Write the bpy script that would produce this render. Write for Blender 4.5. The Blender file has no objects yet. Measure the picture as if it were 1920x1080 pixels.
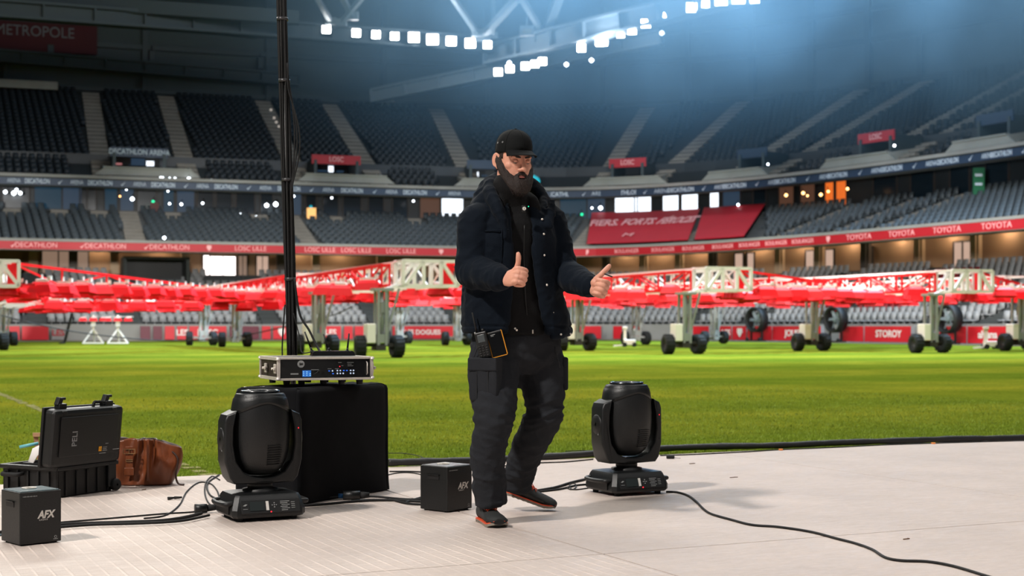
import bpy, bmesh, math, random
import numpy as np
from mathutils import Vector, Matrix, noise, Quaternion
random.seed(7)
PI = math.pi
SC = bpy.context.scene
COL = SC.collection
# ------------------------------------------------------------------ camera
FPX, CX, HY, CH = 2700.0, 960.0, 610.0, 0.93      # focal length in pixels, centre, horizon row, camera height
cam_d = bpy.data.cameras.new('camera'); cam = bpy.data.objects.new('camera', cam_d); COL.objects.link(cam)
cam.location = (0, 0, CH); cam.rotation_euler = (PI/2, 0, 0)
cam_d.sensor_width = 36; cam_d.lens = FPX/1920*36; cam_d.shift_y = (HY-540)/1920
cam_d.clip_start = 0.1; cam_d.clip_end = 600
cam_d.dof.use_dof = True; cam_d.dof.focus_distance = 6.9; cam_d.dof.aperture_fstop = 3.6
SC.camera = cam
# ------------------------------------------------------------------ view, world, big lights
SC.view_settings.view_transform = 'Standard'; SC.view_settings.look = 'None'
SC.view_settings.gamma = 1; SC.view_settings.exposure = 0.0; SC.view_settings.use_curve_mapping = False
SC.cycles.volume_step_rate = 2.0; SC.cycles.volume_max_steps = 64
SC.cycles.max_bounces = 5; SC.cycles.diffuse_bounces = 2; SC.cycles.glossy_bounces = 2
SC.cycles.transparent_max_bounces = 8; SC.cycles.caustics_reflective = False; SC.cycles.caustics_refractive = False
SC.cycles.sample_clamp_indirect = 4
W = bpy.data.worlds.new('world'); SC.world = W; W.use_nodes = True
W.node_tree.nodes['Background'].inputs[0].default_value = (0.66, 0.74, 0.84, 1)
W.node_tree.nodes['Background'].inputs[1].default_value = 0.09
def light(name, typ, loc, energy, color=(1,1,1), target=None, **kw):
    l = bpy.data.lights.new(name, typ); o = bpy.data.objects.new(name, l); COL.objects.link(o)
    l.energy = energy; l.color = color; o.location = loc
    if target is not None:
        o.rotation_euler = (Vector(target)-Vector(loc)).to_track_quat('-Z', 'Y').to_euler()
    for k, v in kw.items(): setattr(l, k, v)
    return o
# floodlight banks of the roof (behind and left of the camera): key on the stage
light('floodlight_bank_key', 'SPOT', (-15, -7, 21.5), 31000, (1.0, .94, .88), (0.8, 8.5, 0), spot_size=math.radians(80), spot_blend=.6, shadow_soft_size=0.9)
light('floodlight_bank_right', 'AREA', (14, -4, 20), 900, (1.0, .95, .90), (0.5, 9, 0), shape='SQUARE', size=6)
# roof floods over the pitch and the stands, with added fill spots between
light('pitch_flood_left', 'AREA', (-22, 62, 27), 13500, (1.0, .97, .90), (-8, 50, 0), shape='RECTANGLE', size=30, size_y=6)
light('pitch_flood_right', 'AREA', (12, 45, 27), 15500, (1.0, .97, .90), (4, 62, 0), shape='RECTANGLE', size=30, size_y=8)
light('stand_flood_opposite', 'SPOT', (-4, -22, 25), 9000, (1.0, .96, .90), (1, 90, 5), spot_size=math.radians(42), spot_blend=.35, shadow_soft_size=2.0)
for i_, (x_, y_, tx_, ty_) in enumerate(((-22,42,-34,88),(-12,46,-19,93),(-2,48,-4,98),(6,46,10,95),(8,38,22,78),(14,30,34,62))):  # unseen spots added low over the pitch to brighten the lower seats
    light('stand_fill_added', 'SPOT', (x_, y_, 6.5), 42000, (1.0,.97,.93), (tx_, ty_, 3.0), spot_size=math.radians(26), spot_blend=.6, shadow_soft_size=.8)
light('pitch_flood_near', 'AREA', (0, 22, 26), 5600, (1.0, .97, .90), (0, 24, 0), shape='RECTANGLE', size=30, size_y=10)

# ------------------------------------------------------------------ colour and material helpers
def lin(c): c /= 255.0; return c/12.92 if c <= 0.04045 else ((c+0.055)/1.055)**2.4
def C(r, g, b): return (lin(r), lin(g), lin(b), 1)
def mat(name, col, rough=0.6, metal=0.0, var=0.0, vs=8.0, bump=0.0, bs=60.0, emit=None, es=0.0, spec=0.5, sheen=0.0, stretch=(1,1,1), coat=0.0):
    m = bpy.data.materials.new(name); m.use_nodes = True
    nt = m.node_tree; N = nt.nodes; L = nt.links; b = N['Principled BSDF']
    b.inputs['Base Color'].default_value = col; b.inputs['Roughness'].default_value = rough
    b.inputs['Metallic'].default_value = metal; b.inputs['Specular IOR Level'].default_value = spec
    if sheen: b.inputs['Sheen Weight'].default_value = sheen
    if coat: b.inputs['Coat Weight'].default_value = coat
    if emit: b.inputs['Emission Color'].default_value = emit; b.inputs['Emission Strength'].default_value = es
    if var or bump:
        tc = N.new('ShaderNodeTexCoord'); mp = N.new('ShaderNodeMapping'); mp.inputs['Scale'].default_value = stretch
        L.new(tc.outputs['Object'], mp.inputs['Vector'])
    if var:
        n = N.new('ShaderNodeTexNoise'); n.inputs['Scale'].default_value = vs; n.inputs['Detail'].default_value = 4
        L.new(mp.outputs[0], n.inputs['Vector'])
        r = N.new('ShaderNodeMapRange'); r.inputs['From Min'].default_value = .3; r.inputs['From Max'].default_value = .7
        r.inputs['To Min'].default_value = 1-var; r.inputs['To Max'].default_value = 1+var
        L.new(n.outputs['Fac'], r.inputs['Value'])
        h = N.new('ShaderNodeHueSaturation'); h.inputs['Color'].default_value = col
        L.new(r.outputs[0], h.inputs['Value']); L.new(h.outputs[0], b.inputs['Base Color'])
    if bump:
        n2 = N.new('ShaderNodeTexNoise'); n2.inputs['Scale'].default_value = bs; n2.inputs['Detail'].default_value = 3
        L.new(mp.outputs[0], n2.inputs['Vector'])
        bp = N.new('ShaderNodeBump'); bp.inputs['Strength'].default_value = bump; bp.inputs['Distance'].default_value = 0.01
        L.new(n2.outputs['Fac'], bp.inputs['Height']); L.new(bp.outputs[0], b.inputs['Normal'])
    return m
def emis(name, col, s): return mat(name, (0.02,0.02,0.02,1), emit=col, es=s)
def P(x, y, D): return Vector(((x-CX)/FPX*D, D, CH+(HY-y)/FPX*D))
def G(x, y, z=0.0):                 # point on the ground (height z) seen at picture position x, y
    D = FPX*(CH-z)/(y-HY); return Vector(((x-CX)/FPX*D, D, z))
def tag(o, label=None, cat=None, group=None, kind=None):
    if label: o['label'] = label
    if cat: o['category'] = cat
    if group: o['group'] = group
    if kind: o['kind'] = kind
    return o
def empty(name, loc=(0,0,0), rz=0.0, label=None, cat=None, group=None, rot=None, kind=None):
    o = bpy.data.objects.new(name, None); COL.objects.link(o); o.location = loc; o.rotation_euler = rot or (0, 0, rz)
    o.empty_display_size = .1
    return tag(o, label, cat, group, kind)
def dup(o, parent=None, top=True):
    c = o.copy(); COL.objects.link(c)
    if not top: c.parent = parent
    for ch in list(o.children): dup(ch, c, False)
    return c
def link_mesh(name, me, mats, parent=None, M=None, smooth=False):
    o = bpy.data.objects.new(name, me); COL.objects.link(o)
    if not isinstance(mats, (list, tuple)): mats = [mats]
    for m in mats: me.materials.append(m)
    if parent is not None: o.parent = parent
    if M is not None: o.matrix_local = M
    if smooth: me.polygons.foreach_set('use_smooth', [True]*len(me.polygons))
    return o
class MB:
    def __init__(s, M=None): s.v = []; s.f = []; s.m = []; s.s = []; s.M = M or Matrix()
    def add(s, vs, fs, mi=0, sm=False):
        b = len(s.v); s.v += [tuple(s.M @ Vector(v)) for v in vs]
        for f in fs: s.f.append(tuple(i+b for i in f)); s.m.append(mi); s.s.append(sm)
    def box(s, c, d, mi=0, R=None, bev=0.0, taper=None):
        x, y, z = d[0]/2, d[1]/2, d[2]/2
        if bev > 0:
            bm = bmesh.new(); bmesh.ops.create_cube(bm, size=1)
            for v in bm.verts:
                v.co = Vector((v.co.x*2*x, v.co.y*2*y, v.co.z*2*z))
                if taper and v.co.z > 0: v.co.x *= taper[0]; v.co.y *= taper[1]
            bmesh.ops.bevel(bm, geom=bm.edges[:], offset=bev, segments=2, profile=.5, affect='EDGES')
            bm.verts.index_update(); vs = [v.co.copy() for v in bm.verts]; fs = [[v.index for v in f.verts] for f in bm.faces]; bm.free()
        else:
            tx, ty = taper or (1, 1)
            vs = [Vector(q) for q in ((-x,-y,-z),(x,-y,-z),(x,y,-z),(-x,y,-z),(-x*tx,-y*ty,z),(x*tx,-y*ty,z),(x*tx,y*ty,z),(-x*tx,y*ty,z))]
            fs = [(0,3,2,1),(4,5,6,7),(0,1,5,4),(1,2,6,5),(2,3,7,6),(3,0,4,7)]
        R = R or Matrix.Identity(3)
        s.add([R @ v + Vector(c) for v in vs], fs, mi)
        return s
    def bar(s, a, b, w, h=None, mi=0):
        a, b = Vector(a), Vector(b); d = b-a; h = h or w
        R = d.to_track_quat('X', 'Z').to_matrix() if d.length > 1e-6 else Matrix.Identity(3)
        return s.box((a+b)/2, (d.length, w, h), mi, R)
    def loft(s, rings, mi=0, cap=True, closed=True, sm=True):
        n = len(rings[0]); vs = [p for r in rings for p in r]; fs = []
        for i in range(len(rings)-1):
            for j in range(n if closed else n-1):
                k = (j+1) % n; fs.append((i*n+j, i*n+k, (i+1)*n+k, (i+1)*n+j))
        s.add(vs, fs, mi, sm)
        if cap and closed:
            s.add(rings[0], [tuple(range(n))[::-1]], mi); s.add(rings[-1], [tuple(range(n))], mi)
        return s
    def cyl(s, a, b, r, r2=None, n=16, mi=0, cap=True, sm=True):
        a, b = Vector(a), Vector(b); q = (b-a).to_track_quat('Z', 'Y'); r2 = r if r2 is None else r2
        ring = lambda c, rr: [c + q @ Vector((rr*math.cos(2*PI*i/n), rr*math.sin(2*PI*i/n), 0)) for i in range(n)]
        return s.loft([ring(a, r), ring(b, r2)], mi, cap, True, sm)
    def tube(s, pts, r, n=8, mi=0, cap=True):
        pts = [Vector(p) for p in pts]; rings = []; up = Vector((0,0,1)); prev = None
        for i, p in enumerate(pts):
            t = (pts[min(i+1, len(pts)-1)] - pts[max(i-1, 0)]).normalized()
            if prev is None:
                a = t.cross(up);  a = a if a.length > .05 else t.cross(Vector((1,0,0)))
            else: a = prev - t*prev.dot(t)
            a.normalize(); prev = a; b = t.cross(a)
            rr = r[i] if isinstance(r, (list, tuple)) else r
            rings.append([p + (a*math.cos(2*PI*k/n) + b*math.sin(2*PI*k/n))*rr for k in range(n)])
        return s.loft(rings, mi, cap)
    def lathe(s, prof, n=32, c=(0,0,0), mi=0, R=None, sc=(1,1), cap=False):
        R = R or Matrix.Identity(3); c = Vector(c)
        return s.loft([[c + R @ Vector((r*sc[0]*math.cos(2*PI*i/n), r*sc[1]*math.sin(2*PI*i/n), z)) for i in range(n)] for r, z in prof], mi, cap)
    def prism(s, poly, h0, h1, axis='y', mi=0):
        def q(a, b, h): return {'y': (a, h, b), 'x': (h, a, b), 'z': (a, b, h)}[axis]
        n = len(poly); vs = [q(a, b, h0) for a, b in poly] + [q(a, b, h1) for a, b in poly]
        fs = [tuple(range(n)), tuple(range(2*n-1, n-1, -1))] + [(i, i+n, (i+1) % n+n, (i+1) % n) for i in range(n)]
        s.add(vs, fs, mi); return s
    def mesh(s, name, fixn=True):
        me = bpy.data.meshes.new(name); me.from_pydata(s.v, [], s.f)
        me.polygons.foreach_set('material_index', s.m); me.polygons.foreach_set('use_smooth', s.s)
        if fixn and len(s.f) < 60000:
            bm = bmesh.new(); bm.from_mesh(me); bmesh.ops.remove_doubles(bm, verts=bm.verts, dist=1e-5)
            bmesh.ops.recalc_face_normals(bm, faces=bm.faces); bm.to_mesh(me); bm.free()
        me.update(); return me
    def build(s, name, mats, parent=None, M=None, label=None, fixn=True, sharp=None):
        o = link_mesh(name, s.mesh(name, fixn), mats, parent, M)
        if label: o['label'] = label
        if sharp is not None: o.data.set_sharp_from_angle(angle=math.radians(sharp))
        return o
def catmull(pts, k=8):
    pts = [Vector(p) for p in pts]; out = []
    for i in range(len(pts)-1):
        p0, p1, p2, p3 = pts[max(i-1,0)], pts[i], pts[i+1], pts[min(i+2, len(pts)-1)]
        for j in range(k):
            t = j/k
            out.append(0.5*((2*p1)+(p2-p0)*t+(2*p0-5*p1+4*p2-p3)*t*t+(3*p1-p0-3*p2+p3)*t**3))
    out.append(pts[-1]); return out
def text(s, size, m, parent, M, name='lettering', extrude=0.002, sx=1.0, align='CENTER', shear=0.0, bold=0.0, bend=None):
    c = bpy.data.curves.new(name, 'FONT'); c.body = s; c.size = size; c.extrude = extrude; c.align_x = align; c.align_y = 'CENTER'
    c.shear = shear; c.offset = bold; c.resolution_u = 3
    t = bpy.data.objects.new('tmp', c); COL.objects.link(t)
    dg = bpy.context.evaluated_depsgraph_get(); me = bpy.data.meshes.new_from_object(t.evaluated_get(dg))
    bpy.data.objects.remove(t); bpy.data.curves.remove(c); me.name = name
    for v in me.vertices:
        v.co.x *= sx
        if bend:
            v.co = bend(v.co)
    me.materials.clear()
    return link_mesh(name, me, m, parent, M)
# ------------------------------------------------------------------ SETTING: pitch, stage
U = Vector((0.9026, 0.4304, 0)); V = Vector((-0.4304, 0.9026, 0)); YAW = math.atan2(U.y, U.x)
def grass_mat():
    m = mat('grass', C(112,130,38), rough=1.0, spec=0.0); nt = m.node_tree; N = nt.nodes; L = nt.links; b = N['Principled BSDF']
    tc = N.new('ShaderNodeTexCoord')
    def nz(scale, det=4, st=None):
        n = N.new('ShaderNodeTexNoise'); n.inputs['Scale'].default_value = scale; n.inputs['Detail'].default_value = det
        if st:
            mp = N.new('ShaderNodeMapping'); mp.inputs['Scale'].default_value = st; L.new(tc.outputs['Object'], mp.inputs[0]); L.new(mp.outputs[0], n.inputs[0])
        else: L.new(tc.outputs['Object'], n.inputs[0])
        return n
    def rmp(src, stops):
        r = N.new('ShaderNodeValToRGB'); e = r.color_ramp.elements
        e[0].position, e[0].color = stops[0]; e[1].position, e[1].color = stops[-1]
        for p, c in stops[1:-1]: q = e.new(p); q.color = c
        L.new(src, r.inputs[0]); return r
    def mix(a, b_, f, bt='MIX'):
        x = N.new('ShaderNodeMix'); x.data_type = 'RGBA'; x.blend_type = bt
        L.new(a, x.inputs[6]); L.new(b_, x.inputs[7])
        if isinstance(f, float): x.inputs[0].default_value = f
        else: L.new(f, x.inputs[0])
        return x.outputs[2]
    base = rmp(nz(.7, 7).outputs['Fac'], [(.25, (.122,.168,.016,1)), (.5, (.168,.210,.020,1)), (.75, (.226,.250,.026,1))])
    fine = rmp(nz(26, 4, (1,1,1)).outputs['Fac'], [(.3, (.55,.6,.5,1)), (.5,(1,1,1,1)), (.72, (1.35,1.3,1.1,1))])
    stripes = rmp(nz(.16, 2, (.25,1.0,1)).outputs['Fac'], [(.38, (.76,.84,.8,1)), (.5, (1,1,1,1)), (.62, (1.22,1.06,1,1))])
    c1 = mix(base.outputs[0], fine.outputs[0], .8, 'MULTIPLY'); c2 = mix(c1, stripes.outputs[0], .9, 'MULTIPLY')
    wav = N.new('ShaderNodeTexWave'); wav.bands_direction = 'Y'; wav.inputs['Scale'].default_value = .055; wav.inputs['Distortion'].default_value = .6
    L.new(tc.outputs['Object'], wav.inputs[0])
    wv = rmp(wav.outputs['Fac'], [(.35, (.84,.9,.85,1)), (.65, (1.12,1.04,1,1))])
    c3 = mix(c2, wv.outputs[0], 1.0, 'MULTIPLY'); L.new(c3, b.inputs['Base Color'])
    bp = N.new('ShaderNodeBump'); bp.inputs['Strength'].default_value = .9; bp.inputs['Distance'].default_value = .03
    L.new(nz(60, 3).outputs['Fac'], bp.inputs['Height']); L.new(bp.outputs[0], b.inputs['Normal'])
    return m
M_GRASS = grass_mat()
YL = Matrix.Translation((0, 0, 0)) @ Matrix.Rotation(YAW, 4, 'Z')
g = MB(); g.box((-20, 61, -0.16), (190, 126, .3))
# pitch in stage-aligned axes, starts at the stage edge
E0 = G(408, 890); E0.z = 0
gl = MB(); gl.box((0, 55, -.165), (230, 110, .3))
tag(gl.build('pitch_ground', M_GRASS, None, Matrix.Translation(E0) @ Matrix.Rotation(YAW, 4, 'Z')), 'green striped grass pitch behind the stage floor', 'grass', kind='structure')
# worn chalk line on the grass, parallel to V
M_CHALK = mat('worn_chalk', C(128,126,66), rough=.95, var=.35, vs=30)
ml = MB(); lp = G(345, 870); n_ = 60
for i in range(n_):
    a = lp + V*(-.75 + i*.25); r = random.Random(i)
    w = .075 + r.random()*.04; jx = (r.random()-.5)*.03
    if r.random() < .9: ml.box(a + V*.1 + U*jx + Vector((0,0,-.0125)), (w, .2*r.uniform(.5,1.15), .006), R=Matrix.Rotation(YAW, 3, 'Z'))
tag(ml.build('pitch_line', M_CHALK), 'worn pale chalk line crossing the grass at the left', 'pitch line', kind='structure')
# grass blades along the near edge of the pitch (uncountable)
def grass_blades():
    rng = np.random.default_rng(3); n = 70000
    a = rng.uniform(-2.5, 11, n); b_ = np.minimum(-np.log(1-rng.random(n)*.999)*3.2, 30)
    base = np.stack([E0.x + a*U.x + b_*V.x, E0.y + a*U.y + b_*V.y, np.full(n, -.016)], 1)
    h = rng.uniform(.014, .028, n); w = rng.uniform(.0016, .0028, n)*(1+b_*.15); th = rng.uniform(0, 2*np.pi, n)
    ln = rng.normal(0, .010, (n, 2))
    dx = np.stack([np.cos(th)*w, np.sin(th)*w, np.zeros(n)], 1)
    tip = base + np.stack([ln[:,0], ln[:,1], h], 1)
    vs = np.empty((n*3, 3)); vs[0::3] = base-dx; vs[1::3] = base+dx; vs[2::3] = tip
    me = bpy.data.meshes.new('grass_blades'); me.vertices.add(n*3); me.vertices.foreach_set('co', vs.ravel())
    me.loops.add(n*3); me.loops.foreach_set('vertex_index', np.arange(n*3)); me.polygons.add(n)
    me.polygons.foreach_set('loop_start', np.arange(0, n*3, 3)); me.update()
    return me
M_BLADE = mat('grass_blade', (.23,.32,.035,1), rough=.6, var=.4, vs=3, spec=.2)
tag(link_mesh('grass', grass_blades(), M_BLADE), 'short green turf blades along the near edge of the pitch', 'grass', kind='stuff')

def stage_mat():
    m = mat('stage_panels', C(214,200,190), rough=.55, spec=.35); nt = m.node_tree; N = nt.nodes; L = nt.links; b = N['Principled BSDF']
    tc = N.new('ShaderNodeTexCoord'); sep = N.new('ShaderNodeSeparateXYZ'); L.new(tc.outputs['Object'], sep.inputs[0])
    def nz(scale, st, det=5, rough=.6):
        n = N.new('ShaderNodeTexNoise'); n.inputs['Scale'].default_value = scale; n.inputs['Detail'].default_value = det; n.inputs['Roughness'].default_value = rough
        mp = N.new('ShaderNodeMapping'); mp.inputs['Scale'].default_value = st; L.new(tc.outputs['Object'], mp.inputs[0]); L.new(mp.outputs[0], n.inputs[0]); return n.outputs['Fac']
    def rng(src, a, b_, c, d):
        r = N.new('ShaderNodeMapRange'); r.inputs[1].default_value = a; r.inputs[2].default_value = b_; r.inputs[3].default_value = c; r.inputs[4].default_value = d
        L.new(src, r.inputs[0]); return r.outputs[0]
    def mul(a, b_):
        x = N.new('ShaderNodeMath'); x.operation = 'MULTIPLY'
        for i, q in enumerate((a, b_)):
            if isinstance(q, float): x.inputs[i].default_value = q
            else: L.new(q, x.inputs[i])
        return x.outputs[0]
    # streaks along x, scuffs along y, blotches
    s1 = rng(nz(14, (1, 9, 1)), .3, .7, .86, 1.10); s2 = rng(nz(30, (7, 1, 1)), .3, .7, .94, 1.05); s3 = rng(nz(1.3, (1,1,1)), .3, .7, .90, 1.07)
    val = mul(mul(s1, s2), s3)
    # ribbed tread on the panels left of the joint x < 0
    def wave(scale, d):
        w = N.new('ShaderNodeTexWave'); w.bands_direction = d; w.inputs['Scale'].default_value = scale; w.inputs['Distortion'].default_value = .15
        L.new(tc.outputs['Object'], w.inputs[0]); return w.outputs['Fac']
    bx = rng(wave(5.2, 'X'), .86, 1.0, 0, 1); by = mul(rng(wave(6.5, 'Y'), .8, 1.0, 0, .7), rng(nz(4, (1,.3,1)), .45, .6, 0, 1))
    mx = N.new('ShaderNodeMath'); mx.operation = 'MAXIMUM'; L.new(bx, mx.inputs[0]); L.new(by, mx.inputs[1])
    left = rng(sep.outputs['X'], -.02, .0, 1, 0)
    rib = mul(mul(mx.outputs[0], left), rng(nz(2.0, (1,1,1)), .42, .6, .15, 1))
    add = N.new('ShaderNodeMath'); add.operation = 'MULTIPLY_ADD'; L.new(rib, add.inputs[0]); add.inputs[1].default_value = .30; L.new(val, add.inputs[2])
    hs = N.new('ShaderNodeHueSaturation'); hs.inputs['Color'].default_value = (.60,.505,.45,1); L.new(add.outputs[0], hs.inputs['Value']); L.new(hs.outputs[0], b.inputs['Base Color'])
    bp = N.new('ShaderNodeBump'); bp.inputs['Strength'].default_value = .6; bp.inputs['Distance'].default_value = .006
    h = N.new('ShaderNodeMath'); h.operation = 'MULTIPLY_ADD'; L.new(rib, h.inputs[0]); h.inputs[1].default_value = .8; L.new(nz(25, (1, 6, 1)), h.inputs[2])
    L.new(h.outputs[0], bp.inputs['Height']); L.new(bp.outputs[0], b.inputs['Normal'])
    L.new(rng(nz(5, (1, 5, 1)), .3, .7, .42, .7), b.inputs['Roughness'])
    return m
M_STAGE = stage_mat(); M_GAP = mat('joint_gap', C(40,32,28), rough=.9)
JO = Vector((.37, 5.86, 0)); SY = Matrix.Translation(JO) @ Matrix.Rotation(YAW, 4, 'Z')
edge_v = (E0-JO).dot(V)             # local y of the stage edge
sf = MB()
xs = [-9.0, -6.0, -3.0, 0.0, 3.0, 6.0, 9.0, 12.0, 15]; ys = [-9.0, -6, -3.0, 0.0, edge_v]
for i in range(len(xs)-1):
    for j in range(len(ys)-1):
        gp = .0042
        sf.box(((xs[i]+xs[i+1])/2, (ys[j]+ys[j+1])/2, -.02), (xs[i+1]-xs[i]-2*gp, ys[j+1]-ys[j]-2*gp, .04), bev=.0015)
st = sf.build('floor', M_STAGE, None, SY); tag(st, 'pale stage floor panels laid over the pitch edge', 'floor', kind='structure')
sb = MB().box((3, (edge_v-9)/2, -.09), (24, edge_v+9, .08)); tag(sb.build('floor', M_GAP, None, SY), 'dark ground under the stage panels', 'floor', kind='structure')

# ------------------------------------------------------------------ SETTING: stadium bowl along one curved plan line
base = [(-75,69.5),(-50,78.0),(-30.2,84.9),(-10.9,91.4),(-3,93.9),(1.5,94.6),(6,93.4),(10.7,89.6),(15.0,83.9),(18.8,77.5),(23.8,67.4),(33,48.5),(44,26)]
_c = catmull([Vector((a, b, 0)) for a, b in base], 24)
_d = [0.0]
for i in range(1, len(_c)): _d.append(_d[-1]+(_c[i]-_c[i-1]).length)
SLEN = _d[-1]
def _at(s):
    s = min(max(s, 0), SLEN-1e-3); i = int(np.searchsorted(_d, s))
    i = max(1, i); t = (s-_d[i-1])/(_d[i]-_d[i-1]); return _c[i-1].lerp(_c[i], t)
def tan(s):
    t = _at(s+1.5)-_at(s-1.5); return t.normalized()
def S(s, o, z):
    t = tan(s); n = Vector((-t.y, t.x, 0)); p = _at(s) + n*o; return Vector((p.x, p.y, z))
def s_at(px, o, z=0):               # arc position whose point at offset o stands at picture column px
    lo, hi = 5.0, SLEN-5
    for _ in range(40):
        m_ = (lo+hi)/2; p = S(m_, o, z)
        if p.y < 1 or CX+FPX*p.x/p.y > px: hi = m_
        else: lo = m_
    return (lo+hi)/2
def frame(s, o, z, face_in=True):   # matrix: x along the line (left to right from the pitch), y outward, z up
    t = tan(s); n = Vector((-t.y, t.x, 0)); p = S(s, o, z)
    return Matrix(((t.x, n.x, 0, p.x), (t.y, n.y, 0, p.y), (0, 0, 1, p.z), (0,0,0,1)))
def sweep(prof, s0=2, s1=None, ds=1.5, mb=None, mi=0, closed=True):
    s1 = s1 or SLEN-2; n = max(1, int((s1-s0)/ds)); mb = mb or MB()
    mb.loft([[S(s0+(s1-s0)*i/n, o, z) for o, z in prof] for i in range(n+1)], mi, True, closed, False); return mb
def struct(o, label=None): return tag(o, label, kind='structure')
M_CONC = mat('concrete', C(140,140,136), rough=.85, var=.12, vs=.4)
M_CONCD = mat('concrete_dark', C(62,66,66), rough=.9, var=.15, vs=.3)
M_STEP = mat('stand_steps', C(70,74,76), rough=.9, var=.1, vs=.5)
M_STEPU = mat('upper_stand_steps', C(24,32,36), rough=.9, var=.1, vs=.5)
M_AISLE = mat('aisle_concrete', C(120,116,108), rough=.9, var=.12, vs=1)
def tier(o0, z0, rows, dep, rise, under):
    pts = []; o, z = o0, z0
    for k in range(rows): pts += [(o, z), (o+dep, z)]; z += rise; o += dep
    pts += [(o, z), (o+.9, z), (o+.9, z-under), (o0+.3, z0-under)]
    return pts
# lower tier: row depth .8
LT = dict(o0=-.2, z0=.95, rows=12, dep=.82, rise=.285)
MT = dict(o0=.75, z0=5.75, rows=10, dep=.85, rise=.28)
UT = dict(o0=6.9, z0=10.5, rows=22, dep=.86, rise=.385)
struct(sweep(tier(**LT, under=.9)).build('lower_stand', M_STEP), 'concrete steps of the lower seating tier')
struct(sweep(tier(**MT, under=.35)).build('middle_stand', M_STEP), 'concrete steps of the middle seating tier')
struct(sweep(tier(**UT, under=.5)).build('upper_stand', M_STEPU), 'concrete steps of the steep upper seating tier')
# ground apron between grass and boards, low wall under the seats
struct(sweep([(-2.2,-.05),(-2.2,.03),(.2,.03),(.2,-.05)]).build('ground', mat('apron', C(120,112,104), rough=.9, var=.1, vs=.5)), 'grey paved strip between the grass and the boards')
struct(sweep([(-.4,0),(-.4,1.0),(-.2,1.0),(-.2,0)]).build('trim_1', M_CONC), 'low grey wall at the foot of the lower tier')
# concourse wall behind lower tier, ceiling slab above
oL = LT['o0']+LT['rows']*LT['dep']+.9; zL = LT['z0']+LT['rows']*LT['rise']
M_BROWN = mat('concourse_wall', C(150,120,92), rough=.8, var=.12, vs=.35)
struct(sweep([(oL+1.8, zL-.4),(oL+1.8, 9.2),(oL+2.0, 9.2),(oL+2.0, zL-.4)]).build('wall_concourse', M_BROWN), 'brown wall of the lower concourse')
struct(sweep([(oL, zL-.3),(oL+2, zL-.3),(oL+2, zL-.1),(oL, zL-.1)]).build('floor_concourse', M_CONCD), 'walkway behind the lower tier')
# middle tier front parapet and rear glass line
struct(sweep([(.55,5.42),(.18,5.42),(.18,5.94),(.08,5.94),(.08,6.10),(.7,6.10),(.7,5.6)]).build('trim_2', M_CONC), 'grey parapet edge of the middle tier')
oM = MT['o0']+MT['rows']*MT['dep']; zM = MT['z0']+MT['rows']*MT['rise']
struct(sweep([(oM+.9, zM-.3),(oM+.9, 12.4),(oM+1.2, 12.4),(oM+1.2, zM-.3)]).build('wall_boxes', mat('box_wall', C(30,38,44), rough=.5, var=.2, vs=.5)), 'dark glazed back wall behind the middle tier')
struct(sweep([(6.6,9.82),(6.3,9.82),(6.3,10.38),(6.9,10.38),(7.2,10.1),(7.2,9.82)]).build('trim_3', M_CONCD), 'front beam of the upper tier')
struct(sweep([(6.1,10.36),(6.1,10.56),(6.9,10.56),(6.9,10.36)]).build('trim_4', M_CONC), 'pale coping of the upper tier')
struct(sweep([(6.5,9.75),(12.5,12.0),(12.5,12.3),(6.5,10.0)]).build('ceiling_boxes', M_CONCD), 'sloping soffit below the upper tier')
# back wall above upper tier, roof
oU = UT['o0']+UT['rows']*UT['dep']+.9; zU = UT['z0']+UT['rows']*UT['rise']
M_BACK = mat('upper_back_wall', C(70,80,82), rough=.85, var=.15, vs=.15)
struct(sweep([(oU,zU-.6),(oU,34),(oU+.3,34),(oU+.3,zU-.6)]).build('wall_back', M_BACK), 'grey wall above the last rows of the upper tier')
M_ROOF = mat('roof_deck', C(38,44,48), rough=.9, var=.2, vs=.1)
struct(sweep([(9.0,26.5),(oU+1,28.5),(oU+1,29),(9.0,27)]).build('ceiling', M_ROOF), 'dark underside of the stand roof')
M_STEEL = mat('roof_steel', C(120,132,140), rough=.5, metal=.2)
M_STEELD = mat('roof_steel_dark', C(52,64,68), rough=.6, metal=.1)
bw = MB()
for k, (z, h) in enumerate(((zU+.2,.35),(22.6,.4),(25.0,.35))):
    sweep([(oU-.35,z),(oU-.35,z+h),(oU,z+h),(oU,z)], mb=bw)
struct(bw.build('trim_5', M_STEELD), 'horizontal rails on the upper back wall')

# columns on back wall
def column(px, o, z0, z1, w, d, m, name, label):
    s = s_at(px, o); mb = MB(); mb.box((0,0,(z1-z0)/2), (w, d, z1-z0)); mb.box((0, 0, .1), (w*1.4, d*1.2, .2))
    ob = mb.build(name, m, None, frame(s, o, z0)); tag(ob, label, 'column', 'columns of the upper back wall'); return ob
for i, px in enumerate((12, 272, 503, 720, 912, 1130, 1290, 1410, 1522, 1628, 1726, 1912)):
    ob = column(px, oU-.3, zU-.3, 27.5, .42, .42, M_STEELD, 'wall_column', 'tall grey steel column on the upper back wall, %s from the left' % ['first','second','third','fourth','fifth','sixth','seventh','eighth','ninth','tenth','eleventh','twelfth'][i])

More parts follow.
